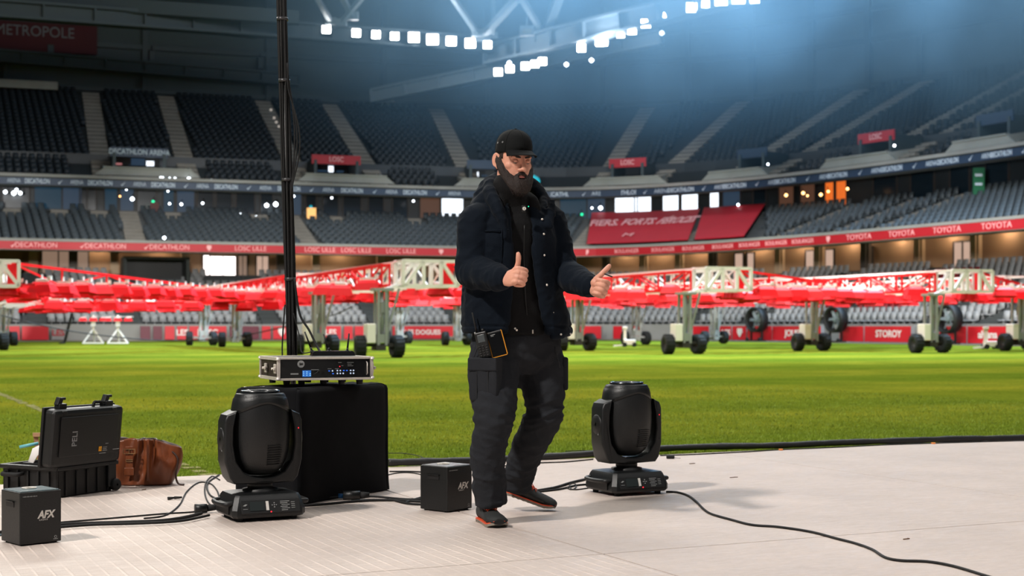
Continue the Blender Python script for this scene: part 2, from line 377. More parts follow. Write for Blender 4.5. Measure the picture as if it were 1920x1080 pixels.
# ------------------------------------------------------------------ seats
def seat_geo():
    mb = MB()
    mb.box((0, -.02, .22), (.40, .36, .05)); mb.box((0, .19, .46), (.42, .045, .46), R=Matrix.Rotation(-.16, 3, 'X'), taper=(.86,1)); mb.box((0, .06, .10), (.06, .2, .2))
    return np.array(mb.v), mb.f
SV, SF = seat_geo()
def seats_mesh(name, mats4):
    n = len(mats4); k = len(SV); A = np.array([np.array(m) for m in mats4])
    h = np.concatenate([SV, np.ones((k,1))], 1); vs = np.einsum('nij,kj->nki', A, h)[:, :, :3].reshape(-1, 3)
    F = np.array(SF); fs = (F[None] + (np.arange(n)*k)[:, None, None]).reshape(-1, 4)
    me = bpy.data.meshes.new(name); me.vertices.add(len(vs)); me.vertices.foreach_set('co', vs.ravel())
    me.loops.add(fs.size); me.loops.foreach_set('vertex_index', fs.ravel()); me.polygons.add(len(fs))
    me.polygons.foreach_set('loop_start', np.arange(0, fs.size, 4)); me.update(); return me
def proj(p): return CX+FPX*p.x/p.y, HY-FPX*(p.z-CH)/p.y
def tier_seats(T, aisles, halfw, xlo=-140, xhi=2060, skip=None):
    out = []
    for r in range(T['rows']):
        o = T['o0']+(r+.55)*T['dep']; z = T['z0']+r*T['rise']
        s = s_at(xlo, o); s1 = s_at(xhi, o)
        while s < s1:
            if not any(abs(s-a) < halfw for a in aisles):
                p = S(s, o, z); k = skip(s, r, p) if skip else 0
                if k is not None: out.append((frame(s, o, z), k, p))
            s += .50/max(.3, (S(s+.25,o,0)-S(s-.25,o,0)).length/.5)
    return out
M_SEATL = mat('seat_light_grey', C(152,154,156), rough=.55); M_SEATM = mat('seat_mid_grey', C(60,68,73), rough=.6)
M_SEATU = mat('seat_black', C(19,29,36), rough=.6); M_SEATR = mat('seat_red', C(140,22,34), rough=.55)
def aisle_strip(T, s, w, name, label, m=M_AISLE, group=None, r0=0):
    mb = MB(); 
    for r in range(r0, T['rows']):
        o = T['o0']+r*T['dep']; z = T['z0']+r*T['rise']; F0 = frame(s, o, z)
        mb.M = F0
        mb.box((0, T['dep']/2, .05), (w, T['dep']*1.0, .12)); mb.box((0, T['dep']*.78, T['rise']*.25+.1), (w, T['dep']*.44, T['rise']*.5))
    ob = mb.build(name, m); return struct(ob, label)
ORD = ['first','second','third','fourth','fifth','sixth','seventh','eighth','ninth','tenth','eleventh','twelfth','thirteenth','fourteenth','fifteenth','sixteenth','seventeenth','eighteenth']
# upper aisles: picture column at the tier's foot
ua = [s_at(px, UT['o0']+2) for px in (190, 352, 560, 702, 882, 1132, 1240, 1385, 1470, 1640, 1715)]
for i, s in enumerate(ua):
    aisle_strip(UT, s, 1.25, 'stair_aisle', 'pale stair aisle running up the dark upper tier, %s from the left' % ORD[i], group='stair aisles of the upper tier')
la_px = (70, 240, 505, 705, 860, 1010, 1300, 1420, 1560, 1760, 1870)
la = [s_at(px, LT['o0']+1) for px in la_px]
for i, s in enumerate(la):
    aisle_strip(LT, s, 1.1, 'stair_aisle', 'dark stair aisle in the light grey lower tier, %s from the left' % ORD[i], m=M_CONCD, group='stair aisles of the lower tier')
ma_px = (255, 580, 1085, 1265, 1455, 1560, 1640)
ma = [s_at(px, MT['o0']+1) for px in ma_px]
for i, s in enumerate(ma):
    aisle_strip(MT, s, 1.2, 'stair_aisle', 'beige stair aisle in the middle tier, %s from the left' % ORD[i], group='stair aisles of the middle tier')
# short beige landings cut into the top rows of the middle tier
ma_short = [s_at(px, MT['o0']+7) for px in (22, 112, 187, 325, 490, 632, 780)]
for i, s in enumerate(ma_short):
    aisle_strip(MT, s, 1.1, 'stair_landing', 'short beige stair landing in the top rows of the middle tier', r0=7)
# vomitories of the upper tier
vom = [(258, 4.4), (622, 4.0), (905, 2.6), (1190, 3.4), (1437, 3.2), (1677, 3.6), (1905, 3.6)]
vs_ = [(s_at(px, UT['o0']+2.5), w) for px, w in vom]
def skipU(s, r, p):
    for a, w in vs_:
        if abs(s-a) < w and r < 4: return None
    return 0
def skipM(s, r, p):
    if r >= 7 and any(abs(s-a) < .7 for a in ma_short): return None
    x, y = proj(p)
    if 1095 < x < 1432: return None
    return 0
def skipL(s, r, p):
    x, y = proj(p)
    if r >= 9 and (235 < x < 345 or 383 < x < 447): return None
    if 7 <= r <= 9 and 1735 < x < 1830: return 1
    if 2 <= r <= 4 and 1540 < x < 1690: return 1
    return 0
low = tier_seats(LT, la, .75, skip=skipL); mid = tier_seats(MT, ma, .75, skip=skipM); upp = tier_seats(UT, ua, .8, skip=skipU)
grey = [q for q in low if q[1] == 0]; red = [q for q in low if q[1] == 1]
def rank(q):
    x, y = proj(q[2]); inside = -10 < x < 1925 and y < 626
    hidden = (1040 > x > 850)
    return (0 if inside and not hidden else 1, q[2].y)
grey.sort(key=rank)
sm_ = seats_mesh('stadium_seat', [np.eye(4)])
sm_.materials.append(M_SEATL)
for q in grey[:300]:
    o = bpy.data.objects.new('stadium_seat', sm_); COL.objects.link(o); o.matrix_world = q[0]
    o['label'] = 'light grey plastic seat in the nearest lower tier blocks at the right'; o['category'] = 'seat'; o['group'] = 'light grey seats of the lower tier'
tag(link_mesh('stadium_seating', seats_mesh('stadium_seating', [q[0] for q in grey[300:]]), M_SEATL), 'rows of light grey seats filling the lower tier', 'seats', kind='stuff')
tag(link_mesh('stadium_seating', seats_mesh('stadium_seating', [q[0] for q in red]), M_SEATR), 'blocks of dark red seats among the grey lower tier seats', 'seats', kind='stuff')
tag(link_mesh('stadium_seating', seats_mesh('stadium_seating', [q[0] for q in mid]), M_SEATM), 'rows of mid grey seats filling the middle tier', 'seats', kind='stuff')
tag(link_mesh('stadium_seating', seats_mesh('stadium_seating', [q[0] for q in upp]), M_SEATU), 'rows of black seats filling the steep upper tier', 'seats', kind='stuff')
print('seats', len(low), len(mid), len(upp))
# ------------------------------------------------------------------ signs and bands of the stands
M_RED = mat('band_red', C(176,20,36), rough=.55); M_NAVY = mat('band_navy', C(30,52,78), rough=.5)
M_LET = mat('letter_pink', C(236,170,172), rough=.6); M_LETG = mat('letter_grey', C(186,200,214), rough=.6); M_WHITE = mat('white_paint', C(225,222,216), rough=.5)
M_BLACK = mat('matt_black', C(18,18,19), rough=.6)
def band_text(txt, px, o, z, size, m, parent, sx=1.0, bold=0.0):
    s = s_at(px, o)
    def bend(c): q = S(s+c.x, o-c.z, z+c.y); return q
    return text(txt, size, m, parent, None, 'lettering', .01, sx, bold=bold, bend=bend)
def swoosh(px, o, z, h, m, parent):
    s = s_at(px, o); mb = MB()
    mb.M = frame(s, o, z); mb.prism([(-.35*h,-.1*h),(-.1*h,-.45*h),(.6*h,.5*h),(-.05*h,-.1*h)], -.02, .01); return mb.build('logo_mark', m, parent)
def crest(px, o, z, h, m, parent):
    s = s_at(px, o); mb = MB(); mb.M = frame(s, o, z)
    mb.prism([(-.4*h,.5*h),(.4*h,.5*h),(.42*h,0),(0,-.55*h),(-.42*h,0)], -.02, .01); return mb.build('crest', m, parent)
rb = tag(sweep([(.10,5.46),(.10,5.93),(.18,5.93),(.18,5.46)]).build('advertising_ribbon', M_RED), 'long red advertising band along the front of the middle tier', 'advertising band')
for px in (60, 190, 310): band_text('DECATHLON', px+8, .09, 5.70, .42, M_LET, rb, .95); swoosh(px-36, .09, 5.70, .36, M_LET, rb)
for px in (392, 827, 1100, 1553): crest(px, .09, 5.70, .34, M_LET, rb)
for px in (470, 600, 668, 752): band_text('LOSC LILLE' if px != 600 else 'LOSC LILLE', px, .09, 5.70, .42, M_LET, rb, .95)
for px in (1175, 1243, 1300, 1355, 1405, 1455, 1505): band_text('BOULANGER', px, .09, 5.70, .36, M_LET, rb, .85)
for px in (1610, 1690, 1775, 1868): band_text('TOYOTA', px, .09, 5.70, .42, M_LET, rb, 1.15)
rb2 = tag(sweep([(6.22,9.86),(6.22,10.30),(6.3,10.30),(6.3,9.86)]).build('advertising_ribbon', M_NAVY), 'long navy advertising band along the front of the upper tier', 'advertising band')
for k, px in enumerate(list(range(-20, 860, 118)) + [1080, 1195, 1305, 1405, 1500, 1598, 1700, 1805, 1905]):
    band_text('DECATHLON', px-28, 6.2, 10.08, .42, M_LETG, rb2, .60, .010); swoosh(px+14, 6.2, 10.08, .34, M_LETG, rb2); band_text('ARENA', px+46, 6.2, 10.08, .40, M_LETG, rb2, .62)
# banners laid over the middle tier seats
M_BANN = mat('banner_red', C(190,26,46), rough=.7, var=.06, vs=.8)
def banner(x0, x1, x2, x3, o0, o1, name, label):
    a, b_, c_, d = s_at(x0, o0), s_at(x1, o0), s_at(x2, o1), s_at(x3, o1)
    z = lambda o: 5.75+.62+(o-.75)*.28/.85
    mb = MB(); n = 16; top = []; bot = []
    for i in range(n+1):
        t = i/n; top.append(S(d+(c_-d)*t, o1, z(o1))); bot.append(S(a+(b_-a)*t, o0, z(o0)-.12))
    vs = []
    for p, q in zip(bot, top): vs += [p, q, q-Vector((0,0,.05)), p-Vector((0,0,.05))]
    fs = []
    for i in range(n):
        k = i*4
        for j in range(4): fs.append((k+j, k+(j+1)%4, k+4+(j+1)%4, k+4+j))
    mb.add(vs, fs); e = mb.build(name, M_BANN); return tag(e, label, 'banner'), z
bn, zb = banner(1100, 1290, 1312, 1110, 1.1, 8.6, 'banner', 'red banner with white slogan spread over the middle tier seats')
s_b = s_at(1222, 6)
def bb(size_o, sc): 
    def f(c): o = size_o+c.y*sc; return S(s_b+c.x-c.y*.15, o, zb(o)+.03+c.z)
    return f
text('FIERS. FORTS. FÉROCES.', 1.15, M_LET, bn, None, 'lettering', .01, .46, bold=.03, bend=bb(5.6, 1.9))
crest_b = text('M', .9, M_LET, bn, None, 'logo_mark', .01, 1, bend=bb(2.3, 1.3))
banner(1302, 1395, 1435, 1320, 1.1, 8.9, 'banner', 'plain red banner spread over seats right of the slogan banner')
# pitch-side boards
M_BOARD = mat('board_red', C(200,22,38), rough=.5); M_BOARDD = mat('board_dark', C(96,24,44), rough=.5); M_GREYB = mat('board_grey', C(150,146,144), rough=.7, var=.08, vs=1)
boards = [(-20,38,'',0),(40,92,'',0),(96,122,'LES',2),(262,283,'',1),(286,305,'',1),(308,328,'',0),(331,352,'LES',0),(354,425,'LOSC',0),(430,486,'',1),(490,508,'',0),(511,545,'*',0),(600,640,'LES',0),(644,662,'',0),(664,690,'',0),(735,850,'LES DOGUES',0),
    (1062,1128,'',0),(1150,1167,'',0),(1185,1200,'*',0),(1300,1330,'',0),(1350,1372,'LES',0),(1374,1400,'*',0),(1402,1448,'',0),(1449,1540,'JOUEURS',0),(1575,1620,'',0),(1622,1709,'STOROY',0),(1730,1758,'',0),(1762,1813,'',0),(1815,1888,'alvana',0),(1892,1960,'',0)]
nb = 0
WH = {True:'bearing white lettering', False:'without lettering'}
for x0, x1, t_, k in boards:
    o = -1.0; a, b_ = s_at(x0, o), s_at(x1, o); n = max(2, int((b_-a)/1.2))
    e = sweep([(o-.06,.08),(o-.06,.88),(o,.88),(o,.08)], a+.03, b_-.03, (b_-a)/n).build('advertising_board', [M_BOARD, M_BOARDD, M_GREYB][k])
    nb += 1
    what = {'': 'blank', '*': 'crest bearing'}.get(t_, 'white lettered')
    tag(e, '%s %s pitchside board standing about %d percent across the photo from left' % (['bright red','dark maroon red','pale striped'][k], what, round((x0+x1)/38.4)), 'advertising board', 'advertising boards around the pitch')
    if t_ == '*': crest((x0+x1)/2, o-.065, .5, .5, M_WHITE, e)
    elif t_: band_text(t_, (x0+x1)/2, o-.07, .48, .5 if len(t_) < 8 else .42, M_WHITE if k != 2 else M_RED, e, 1.0, .012)
    for s_ in (a+.05, b_-.05):
        mb = MB(); mb.M = frame(s_, o+.12, 0); mb.box((0,0,.45),(.05,.25,.9)); mb.build('board_post', M_GREYB, e)
# big black fans behind the boards at the right
for px, lab in ((1432,'left'),(1582,'middle'),(1795,'right')):
    s = s_at(px, -.85-0.35); F0 = frame(s, -1.75, 0)
    e = empty('pitch_fan', label='large black round pitch fan by the boards, %s one of three' % lab, cat='fan', group='pitch fans'); e.matrix_world = F0
    mb = MB(); R = Matrix.Rotation(PI/2, 3, 'X') @ Matrix.Identity(3)
    mb.lathe([(.62,-.28),(.72,-.25),(.72,.25),(.62,.28),(.58,.2),(.58,-.2),(.62,-.28)], 28, (0,0,1.25), R=Matrix.Rotation(PI/2-.0, 3, 'X') if False else Matrix.Rotation(PI/2, 3, 'X') ); mb.build('shroud', M_BLACK, e)
    mb = MB()
    for k in range(6):
        a = k*PI/3; mb.box((.3*math.cos(a),0,1.25+.3*math.sin(a)),(.5,.03,.16),R=Matrix.Rotation(-a,3,'Y') @ Matrix.Rotation(.5,3,'X'))
    mb.cyl((0,-.12,1.25),(0,.12,1.25),.12); mb.build('rotor', M_STEEL, e)
    mb = MB(); mb.box((0,0,.06),(1.0,.6,.08)); mb.box((-.45,0,.45),(.07,.1,.85)); mb.box((.45,0,.45),(.07,.1,.85)); mb.cyl((-.5,-.3,.12),(-.5,-.22,.12),.12); mb.cyl((.5,-.3,.12),(.5,-.22,.12),.12); mb.build('stand', M_BLACK, e)

# ------------------------------------------------------------------ lower concourse: columns, lit doorways, dark tunnel mouth
M_COLB = mat('concourse_column', C(176,152,124), rough=.8); M_COLD = mat('concourse_column_dark', C(84,78,72), rough=.85)
oc = oL+1.1
for i, px in enumerate((60, 135, 212, 345, 525, 590, 712, 1135, 1205, 1272, 1335, 1460, 1535, 1622, 1722, 1828)):
    s = s_at(px, oc); mb = MB(); mb.box((0,0,1.9),(.42,.4,3.8)); mb.box((.29,.05,1.9),(.16,.3,3.8))
    struct(mb.build('trim_6', M_COLB if i % 3 != 1 else M_COLD, None, frame(s, oc, zL-.1)), 'beige concourse column')
M_GLOW = emis('window_glow_warm', C(255,214,190), .55); M_GLOWW = emis('window_glow_white', C(255,244,240), 3.2); M_GLOWD = emis('window_glow_dim', C(214,176,150), .35)
M_FRAME = mat('frame_dark', C(50,46,44), rough=.6)
def lit_opening(px, w, z, h, o, m, lab, name='lit_window', kind='window', nbar=1):
    s = s_at(px, o); F0 = frame(s, o, z); mb = MB(); mb.box((0,0,h/2),(w,.04,h)); e = mb.build(name, m, None, F0)
    fb = MB()
    for x in [-w/2-.04, w/2+.04]: fb.box((x,-.02,h/2),(.08,.12,h+.16))
    fb.box((0,-.02,h+.04),(w+.16,.12,.08)); fb.box((0,-.02,-.04),(w+.16,.12,.08))
    for k in range(nbar): fb.box((-w/2+w*(k+1)/(nbar+1),-.03,h/2),(.05,.06,h))
    fb.build('frame', M_FRAME, e); tag(e, lab, kind); return e
ow = oL+1.72
for k, (px, w, m, t_) in enumerate(((94,1.0,M_GLOWD,'leftmost pale'),(125,1.0,M_GLOWD,'second pale'),(152,.9,M_GLOWD,'third pale'))):
    lit_opening(px, w, zL-.1, 1.75, ow, m, t_+' doorway panel in the brown concourse wall at left', 'concourse_door', 'door', 0)
for px, w, m, t_ in ((387,.4,M_GLOWW,'narrow blazing white'),(418,1.7,M_GLOWW,'widest blazing white'),(455,.55,M_GLOWD,'dim pinkish'),(492,.8,M_GLOW,'small bright'),(527,.35,M_GLOWW,'narrow white, nearest the mast,')):
    lit_opening(px, w, zL-(1.2 if px == 418 else .5), 2.5 if px == 418 else 1.95, oL-.3 if px == 418 else ow, m, t_+' glazed opening in the lower concourse left of the mast', 'lit_window', 'window', 1 if w > .5 else 0)
for px, w, t_ in ((1386,.62,'first'),(1408,.5,'second'),(1519,.65,'third'),(1556,.65,'fourth'),(1630,.5,'fifth'),(1797,.62,'sixth'),(1814,.6,'seventh')):
    lit_opening(px, w, zL-.1, 1.7, ow, M_GLOW, t_+' warm lit doorway of the lower concourse right of the man, counted from the left', 'concourse_door', 'door', 0)
# warm downlights under the concourse ceiling
for i, px in enumerate((185, 300, 560, 640, 1170, 1240, 1310, 1420, 1500, 1590, 1680, 1775, 1880)):
    s = s_at(px, oL+1.2); q = S(s, oL+1.15, zL+2.35)
    mb = MB(); mb.cyl((0,0,0),(0,0,.08),.16,.12,n=12); e = mb.build('ceiling_lamp', M_GLOW, None, Matrix.Translation(q)); tag(e, 'small warm concourse ceiling lamp about %d percent across the photo' % round(px/19.2), 'lamp', 'concourse ceiling lamps')
    mb = MB(); mb.cyl((0,0,.08),(0,0,.35),.03,n=8); mb.build('stem', M_FRAME, e)
    light('concourse_lamp_light', 'POINT', q-Vector((0,0,.15)), 95, (1,.74,.5), shadow_soft_size=.15)
# dark tunnel mouth block
s = s_at(290, oL-2.6); mb = MB(); mb.M = frame(s, oL-4.2, zL-1.0)
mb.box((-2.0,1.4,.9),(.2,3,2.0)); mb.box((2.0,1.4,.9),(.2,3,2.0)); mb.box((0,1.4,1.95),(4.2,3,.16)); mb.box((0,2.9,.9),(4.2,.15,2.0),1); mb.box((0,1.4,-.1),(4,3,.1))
tag(mb.build('tunnel_entrance', [M_CONCD, M_BLACK]), 'dark boxed entrance at the top of the lower tier, left', 'entrance')

# ------------------------------------------------------------------ box level behind the middle tier
ob_ = oM+.85; zb_ = zM+.1
M_BLUE = emis('window_blue', C(10,60,84), .55); M_CYAN = emis('window_cyan', C(10,140,190), .6); M_DIM = mat('window_dark', C(18,32,42), rough=.25)
M_SLATE = emis('window_slate', C(60,90,120), .35); M_SHOP = emis('window_white', C(235,244,255), 1.9); M_ORNG = emis('window_orange', C(255,120,40), .8); M_BRN = emis('window_brown', C(120,80,60), .4)
wins = [(-5,8,M_BLUE),(30,50,M_DIM),(90,52,M_BLUE),(140,46,M_SLATE),(165,30,M_DIM),(208,24,M_BLUE),(238,26,M_SLATE),(275,36,M_DIM),(316,20,M_BLUE),(348,34,M_SLATE),(385,30,M_DIM),(420,30,M_DIM),(460,36,M_DIM),(500,24,M_DIM),(556,18,M_SLATE),(583,20,M_DIM),(620,30,M_DIM),(660,36,M_DIM),(705,30,M_DIM),(750,30,M_DIM),(806,40,M_BRN),(848,44,M_SHOP),
    (1075,54,M_BLUE),(1118,36,M_SLATE),(1174,46,M_SHOP),(1206,34,M_SHOP),(1258,34,M_SHOP),(1294,36,M_SHOP),(1340,20,M_SHOP),(1372,40,M_SLATE),(1425,30,M_DIM),(1475,36,M_BRN),(1515,36,M_BRN),(1556,22,M_ORNG),(1578,26,M_ORNG),(1660,60,M_DIM),(1730,60,M_DIM),(1800,50,M_DIM),(1870,60,M_DIM)]
NM = {'window_blue':'deep blue','window_dark':'dark','window_slate':'slate blue','window_white':'brilliant white','window_orange':'glowing orange','window_brown':'dim brown'}
for px, w, m in wins:
    p = S(s_at(px, ob_), ob_, zb_); ww = w*p.y/FPX
    lit_opening(px, ww*.92, zb_, 1.75, ob_, m, '%s window of the middle level about %d percent across the photo' % (NM[m.name], round(px/19.2)), 'box_window', 'window', 0)
M_LAMP = emis('lamp_white', C(235,245,255), 9.0); M_LAMPW = emis('lamp_warm', C(255,190,120), 6.0); M_GREEN = emis('lamp_green', C(30,220,150), 2.5); M_CY = emis('lamp_cyan', C(0,190,210), .9)
def lamp_dot(x, y, D, r, m, lab, flat=1.0, cat='lamp', name='small_lamp'):
    p = P(x, y, D); mb = MB(); mb.lathe([(.01,-r*flat),(r*.8,-r*.5*flat),(r,0),(r*.8,r*.5*flat),(.01,r*flat)], 12, p)
    mb.cyl(p+Vector((0,.0,r*.5)), p+Vector((0,.3,r+.25)), r*.25, n=6, mi=1)
    return tag(mb.build(name, [m, M_FRAME]), lab, cat)
spots = [(10,360,.16,0),(26,362,.20,0),(38,362,.16,0),(31,356,.14,0),(237,355,.10,0),(225,368,.08,1),(315,358,.10,0),(318,382,.1,0),(340,383,.12,0),(380,381,.11,0),(248,373,.18,0),(500,385,.2,0),(517,383,.22,0),(480,408,.2,0),(490,413,.17,0),(452,400,.09,0),(551,368,.1,0),(622,371,.1,0),(775,377,.10,0),(1126,390,.2,0),(1110,390,.1,0),(1294,383,.1,1),(1384,384,.12,0),(1474,366,.15,1),(1506,362,.15,1),(1514,367,.1,1),(1539,365,.15,1),(1553,359,.12,1),(1589,354,.13,1),(1440,308,.1,0),(1677,273,.11,0),(1832,305,.11,0),(308,446,.14,0)]
for i, (x, y, r, w) in enumerate(spots):
    r *= .72
    s = s_at(x, 8); D = S(s, 8.6, 0).y if y > 330 else S(s, 6.0, 0).y
    if (x, y) == (308, 446): D = S(s, -.1, 0).y
    tag(lamp_dot(x, y, D, r, (M_LAMP, M_LAMPW)[w], 'small %s lamp spot at %d percent across and %d percent down the photo' % (('white','warm orange')[w], round(x/19.2,1), round(y/10.8,1))), group='%s lamp spots around the middle tier' % ('white','orange')[w])
for x, y, m, r, lab in ((287,378,M_GREEN,.1,'small green exit lamp in the dark middle level at left'),(583,388,M_CY,.12,'small blue lamp above the glowing orange lantern'),(1091,402,M_GREEN,.1,'small green lamp in the blue window right of the man')):
    lamp_dot(x, y, S(s_at(x, 8), 8.6, 0).y, r, m, lab)
mb = MB(); p = P(584,400,99); mb.box(p,(.62,.1,.75)); e = mb.build('lantern', emis('lantern_glow', C(255,190,110), 1.3)); tag(e, 'glowing orange lantern panel right of the mast', 'lamp')
mb = MB(); p = P(290,388,96); mb.box(p,(.55,.1,.6)); tag(mb.build('small_sign', emis('dim_pink', C(120,60,60), .3)), 'dim reddish sign below the green exit lamp', 'sign')
mb = MB(); mb.box(P(1835,340,80),(.62,.12,1.5)); e = mb.build('green_banner', mat('green_banner', C(16,96,62), rough=.6)); tag(e, 'green hanging banner in the upper right of the middle level', 'banner')
fb = MB(); 
for dz in (.35,-.15): fb.box(P(1835,340,79.9)+Vector((0,0,dz)),(.4,.03,.14))
fb.build('lettering', M_LETG, e)
lamp_dot(1001, 340, 94, .42, M_CY, 'cyan lamp glowing just right of the beard of the man')
# ------------------------------------------------------------------ vomitories of the upper tier
M_PALE = mat('pale_parapet', C(138,140,134), rough=.8, var=.08, vs=1)
def vomitory(px, w, sign, msign, glow, wlip, lip_dx, lab):
    s = s_at(px, UT['o0']+2.2); o0 = UT['o0']+.5; z0 = UT['z0']+.2
    e = empty('stand_entrance', label=lab, cat='entrance', group='entrances of the upper tier'); e.matrix_world = frame(s, o0, z0)
    mb = MB(); h = 1.55
    mb.box((-w/2, 1.5, h/2), (.2, 3.0, h), 0); mb.box((w/2, 1.5, h/2), (.2, 3.0, h), 0); mb.box((0, 1.7, h+.05), (w+.2, 3.0, .14), 0); mb.box((0, 2.9, h/2), (w, .12, h), 1); mb.build('entrance_box', [M_STEELD, M_DIM], e)
    mb = MB(); mb.box((0, .12, h+.05), (w+.5, .1, .62)); sg = mb.build('sign', msign, e)
    if sign: text(sign, .48, M_LETG if msign is M_NAVY else M_LET, sg, Matrix.Translation((0, .05, h+.06)) @ Matrix.Rotation(PI/2, 4, 'X'), 'lettering', .01, .85, bold=.01)
    for (gx, gz, gw, gh, gm) in glow:
        mb = MB(); mb.box((gx, 2.75, gz), (gw, .05, gh)); mb.build('lit_door', gm, e)
    mb = MB()
    l = -wlip*.5+lip_dx; r = wlip*.5+lip_dx
    mb.prism([(l-.6,.0),(l,.46),(r,.46),(r+.6,.0)], -.55, -.38); mb.prism([(l,.46),(l,.56),(r,.56),(r,.46)], -.62, -.3)
    mb.prism([(-.4,-.3),(2.4,-.3),(2.4,1.0),(-.4,.5)], l-.05, l+.1, 'x'); mb.prism([(-.4,-.3),(2.4,-.3),(2.4,1.0),(-.4,.5)], r-.1, r+.05, 'x')
    mb.build('parapet', M_PALE, e)
    return e
vomitory(258, 3.2, 'DECATHLON ARENA', M_NAVY, ((-1.2,.9,.5,.5,emis('pinkish',C(230,150,150),.5)),(.1,.75,.9,1.5,M_SLATE),(.9,.9,.5,.9,M_SHOP),(-.35,.8,.35,.5,M_SLATE)), 5.6, 0.5, 'upper tier entrance under the navy sign with a pale parapet')
vomitory(622, 2.9, 'LOSC', M_RED, ((-.4,.9,.8,.5,M_SLATE),(.15,.8,.35,1.3,M_SHOP),(.8,.9,.5,.5,M_SLATE)), 5.6, 0.6, 'upper tier entrance under the red sign right of the mast')
vomitory(905, 2.2, '', M_NAVY, ((-.5,.9,.7,.9,M_SHOP),(.3,.9,.5,.5,M_SLATE)), 3.5, 0, 'upper tier entrance partly hidden behind the cap')
vomitory(1190, 2.2, 'LOSC', M_RED, ((0,.75,1.2,.4,M_SHOP),(-.6,1.2,.5,.3,M_SLATE)), 5.0, 0, 'hazy upper tier entrance under a red sign right of the man')
vomitory(1437, 1.9, '', M_NAVY, ((0,.8,.6,.6,M_SLATE),), 4.2, -1.0, 'upper tier entrance under a plain navy sign')
vomitory(1677, 2.4, 'LOSC', M_RED, (), 5.0, -1.0, 'upper tier entrance under the tilted red sign at the right')
vomitory(1905, 2.2, '', M_NAVY, (), 4.0, -.5, 'upper tier entrance cut by the right edge of the photo')
# lamps set along the parapet at left and stair lamps behind the mast
for i, (x, y, r) in enumerate(((272,336,.12),(303,334,.16),(318,335,.11),(328,335,.11),(354,335,.12),(386,339,.14),(397,338,.1))):
    lamp_dot(x, y, 95, r, M_LAMP, 'bright work lamp on the parapet below the navy sign, %s from the left' % ORD[i], .8)
for i, (x, y) in enumerate(((508,206),(514,221),(518,229),(523,237),(529,247))):
    lamp_dot(x, y, 108, .1, mat('step_lamp%d' % i, (0,0,0,1), emit=C(200,190,180), es=.8), 'small pale step lamp on the aisle behind the mast, %s from the top' % ORD[i])

# ------------------------------------------------------------------ upper wall: red banner, ledge, speakers
s = s_at(60, oU-.6); e = MB().box((0,0,0),(9.6,.12,2.2)).build('wall_banner', mat('banner_red_dimlit', C(72,20,28), rough=.8, var=.1, vs=.5), None, frame(s_at(60, oU-.7), oU-.7, 23.0)); tag(e, 'red banner with pale lettering, coloured as dimly lit, on the upper wall at left', 'banner')  # banner red darkened in its colour for the weak light up here
text('METROPOLE', 1.15, mat('letter_dimlit', C(112,116,120), rough=.7), e, Matrix.Translation((.2,-.08,.4)) @ Matrix.Rotation(PI/2, 4, 'X'), 'lettering', .02, .9)  # letter colour dimmed along with the banner
mb = MB(); mb.box((0,0,.3),(7.5,.6,.6)); tag(mb.build('camera_platform', M_PALE, None, frame(s_at(10, oU-2.2), oU-2.2, zU-.2)), 'pale ledge above the top seats at far left', 'platform')
mb = MB(); mb.box((0,0,.25),(1.5,.4,.5)); tag(mb.build('wall_box', M_PALE, None, frame(s_at(722, oU-.8), oU-.8, zU+.0)), 'pale box on the upper wall left of the man', 'box')
for px, t_ in ((95, 'leftmost'), (285, 'beside the second column'), (488, 'left of the mast')):
    mb = MB(); mb.box((0,0,0),(.5,.4,1.0), bev=.05); mb.box((0,-.21,0),(.42,.02,.9),1); mb.cyl((0,.1,.5),(0,.1,.9),.04)
    tag(mb.build('wall_speaker', [M_BLACK, M_STEELD], None, frame(s_at(px, oU-.6), oU-.6, 22.0)), 'dark speaker box on the upper wall, '+t_, 'speaker')

# ------------------------------------------------------------------ roof steelwork and floodlights
def Q(x, y, D): return P(x, y, D)
def truss(name, a, b, w, h, n, r, m, label):
    """box truss between two points"""
    a, b = Vector(a), Vector(b); d = (b-a).normalized(); side = d.cross(Vector((0,0,1))).normalized(); up = Vector((0,0,1))
    mb = MB(); cs = [(-1,-1),(1,-1),(1,1),(-1,1)]
    for i, j in cs: mb.bar(a+side*i*w/2+up*j*h/2, b+side*i*w/2+up*j*h/2, r)
    for k in range(n+1):
        p = a.lerp(b, k/n)
        for q in range(4):
            c0, c1 = cs[q], cs[(q+1)%4]; mb.bar(p+side*c0[0]*w/2+up*c0[1]*h/2, p+side*c1[0]*w/2+up*c1[1]*h/2, r*.6)
        if k < n:
            p2 = a.lerp(b, (k+1)/n)
            for q in range(4):
                c0, c1 = (cs[q], cs[(q+1)%4]) if k % 2 else (cs[(q+1)%4], cs[q])
                mb.bar(p+side*c0[0]*w/2+up*c0[1]*h/2, p2+side*c1[0]*w/2+up*c1[1]*h/2, r*.6)
    return tag(mb.build(name, m), label, 'truss')
# roof edge girders (they carry the floods)
def girder(a, b, h, d, name, label, m=M_STEEL, flange=.5):
    a, b = Vector(a), Vector(b); mb = MB(); mb.bar(a, b, d*.25, h); up = Vector((0,0,h/2)); mb.bar(a+up, b+up, d, .18); mb.bar(a-up, b-up, d, .18)
    L_ = (b-a).length; n = int(L_/3)
    for k in range(n+1): p = a.lerp(b, k/n); mb.box(p, (.12, d*.9, h), R=(b-a).to_track_quat('X','Z').to_matrix())
    return tag(mb.build(name, m), label, 'girder')
girder(Q(-120,8,91), Q(935,86,107), 1.0, 1.0, 'roof_girder', 'grey roof edge girder carrying the left row of floodlights', M_STEELD)
girder(Q(-120,95,106), Q(560,150,116), .8, .8, 'roof_girder', 'dim girder under the stand roof at upper left', M_STEELD)
girder(Q(915,104,107), Q(1640,-75,86), 1.3, 1.2, 'roof_girder', 'roof edge girder rising to the right with the bright floodlights')
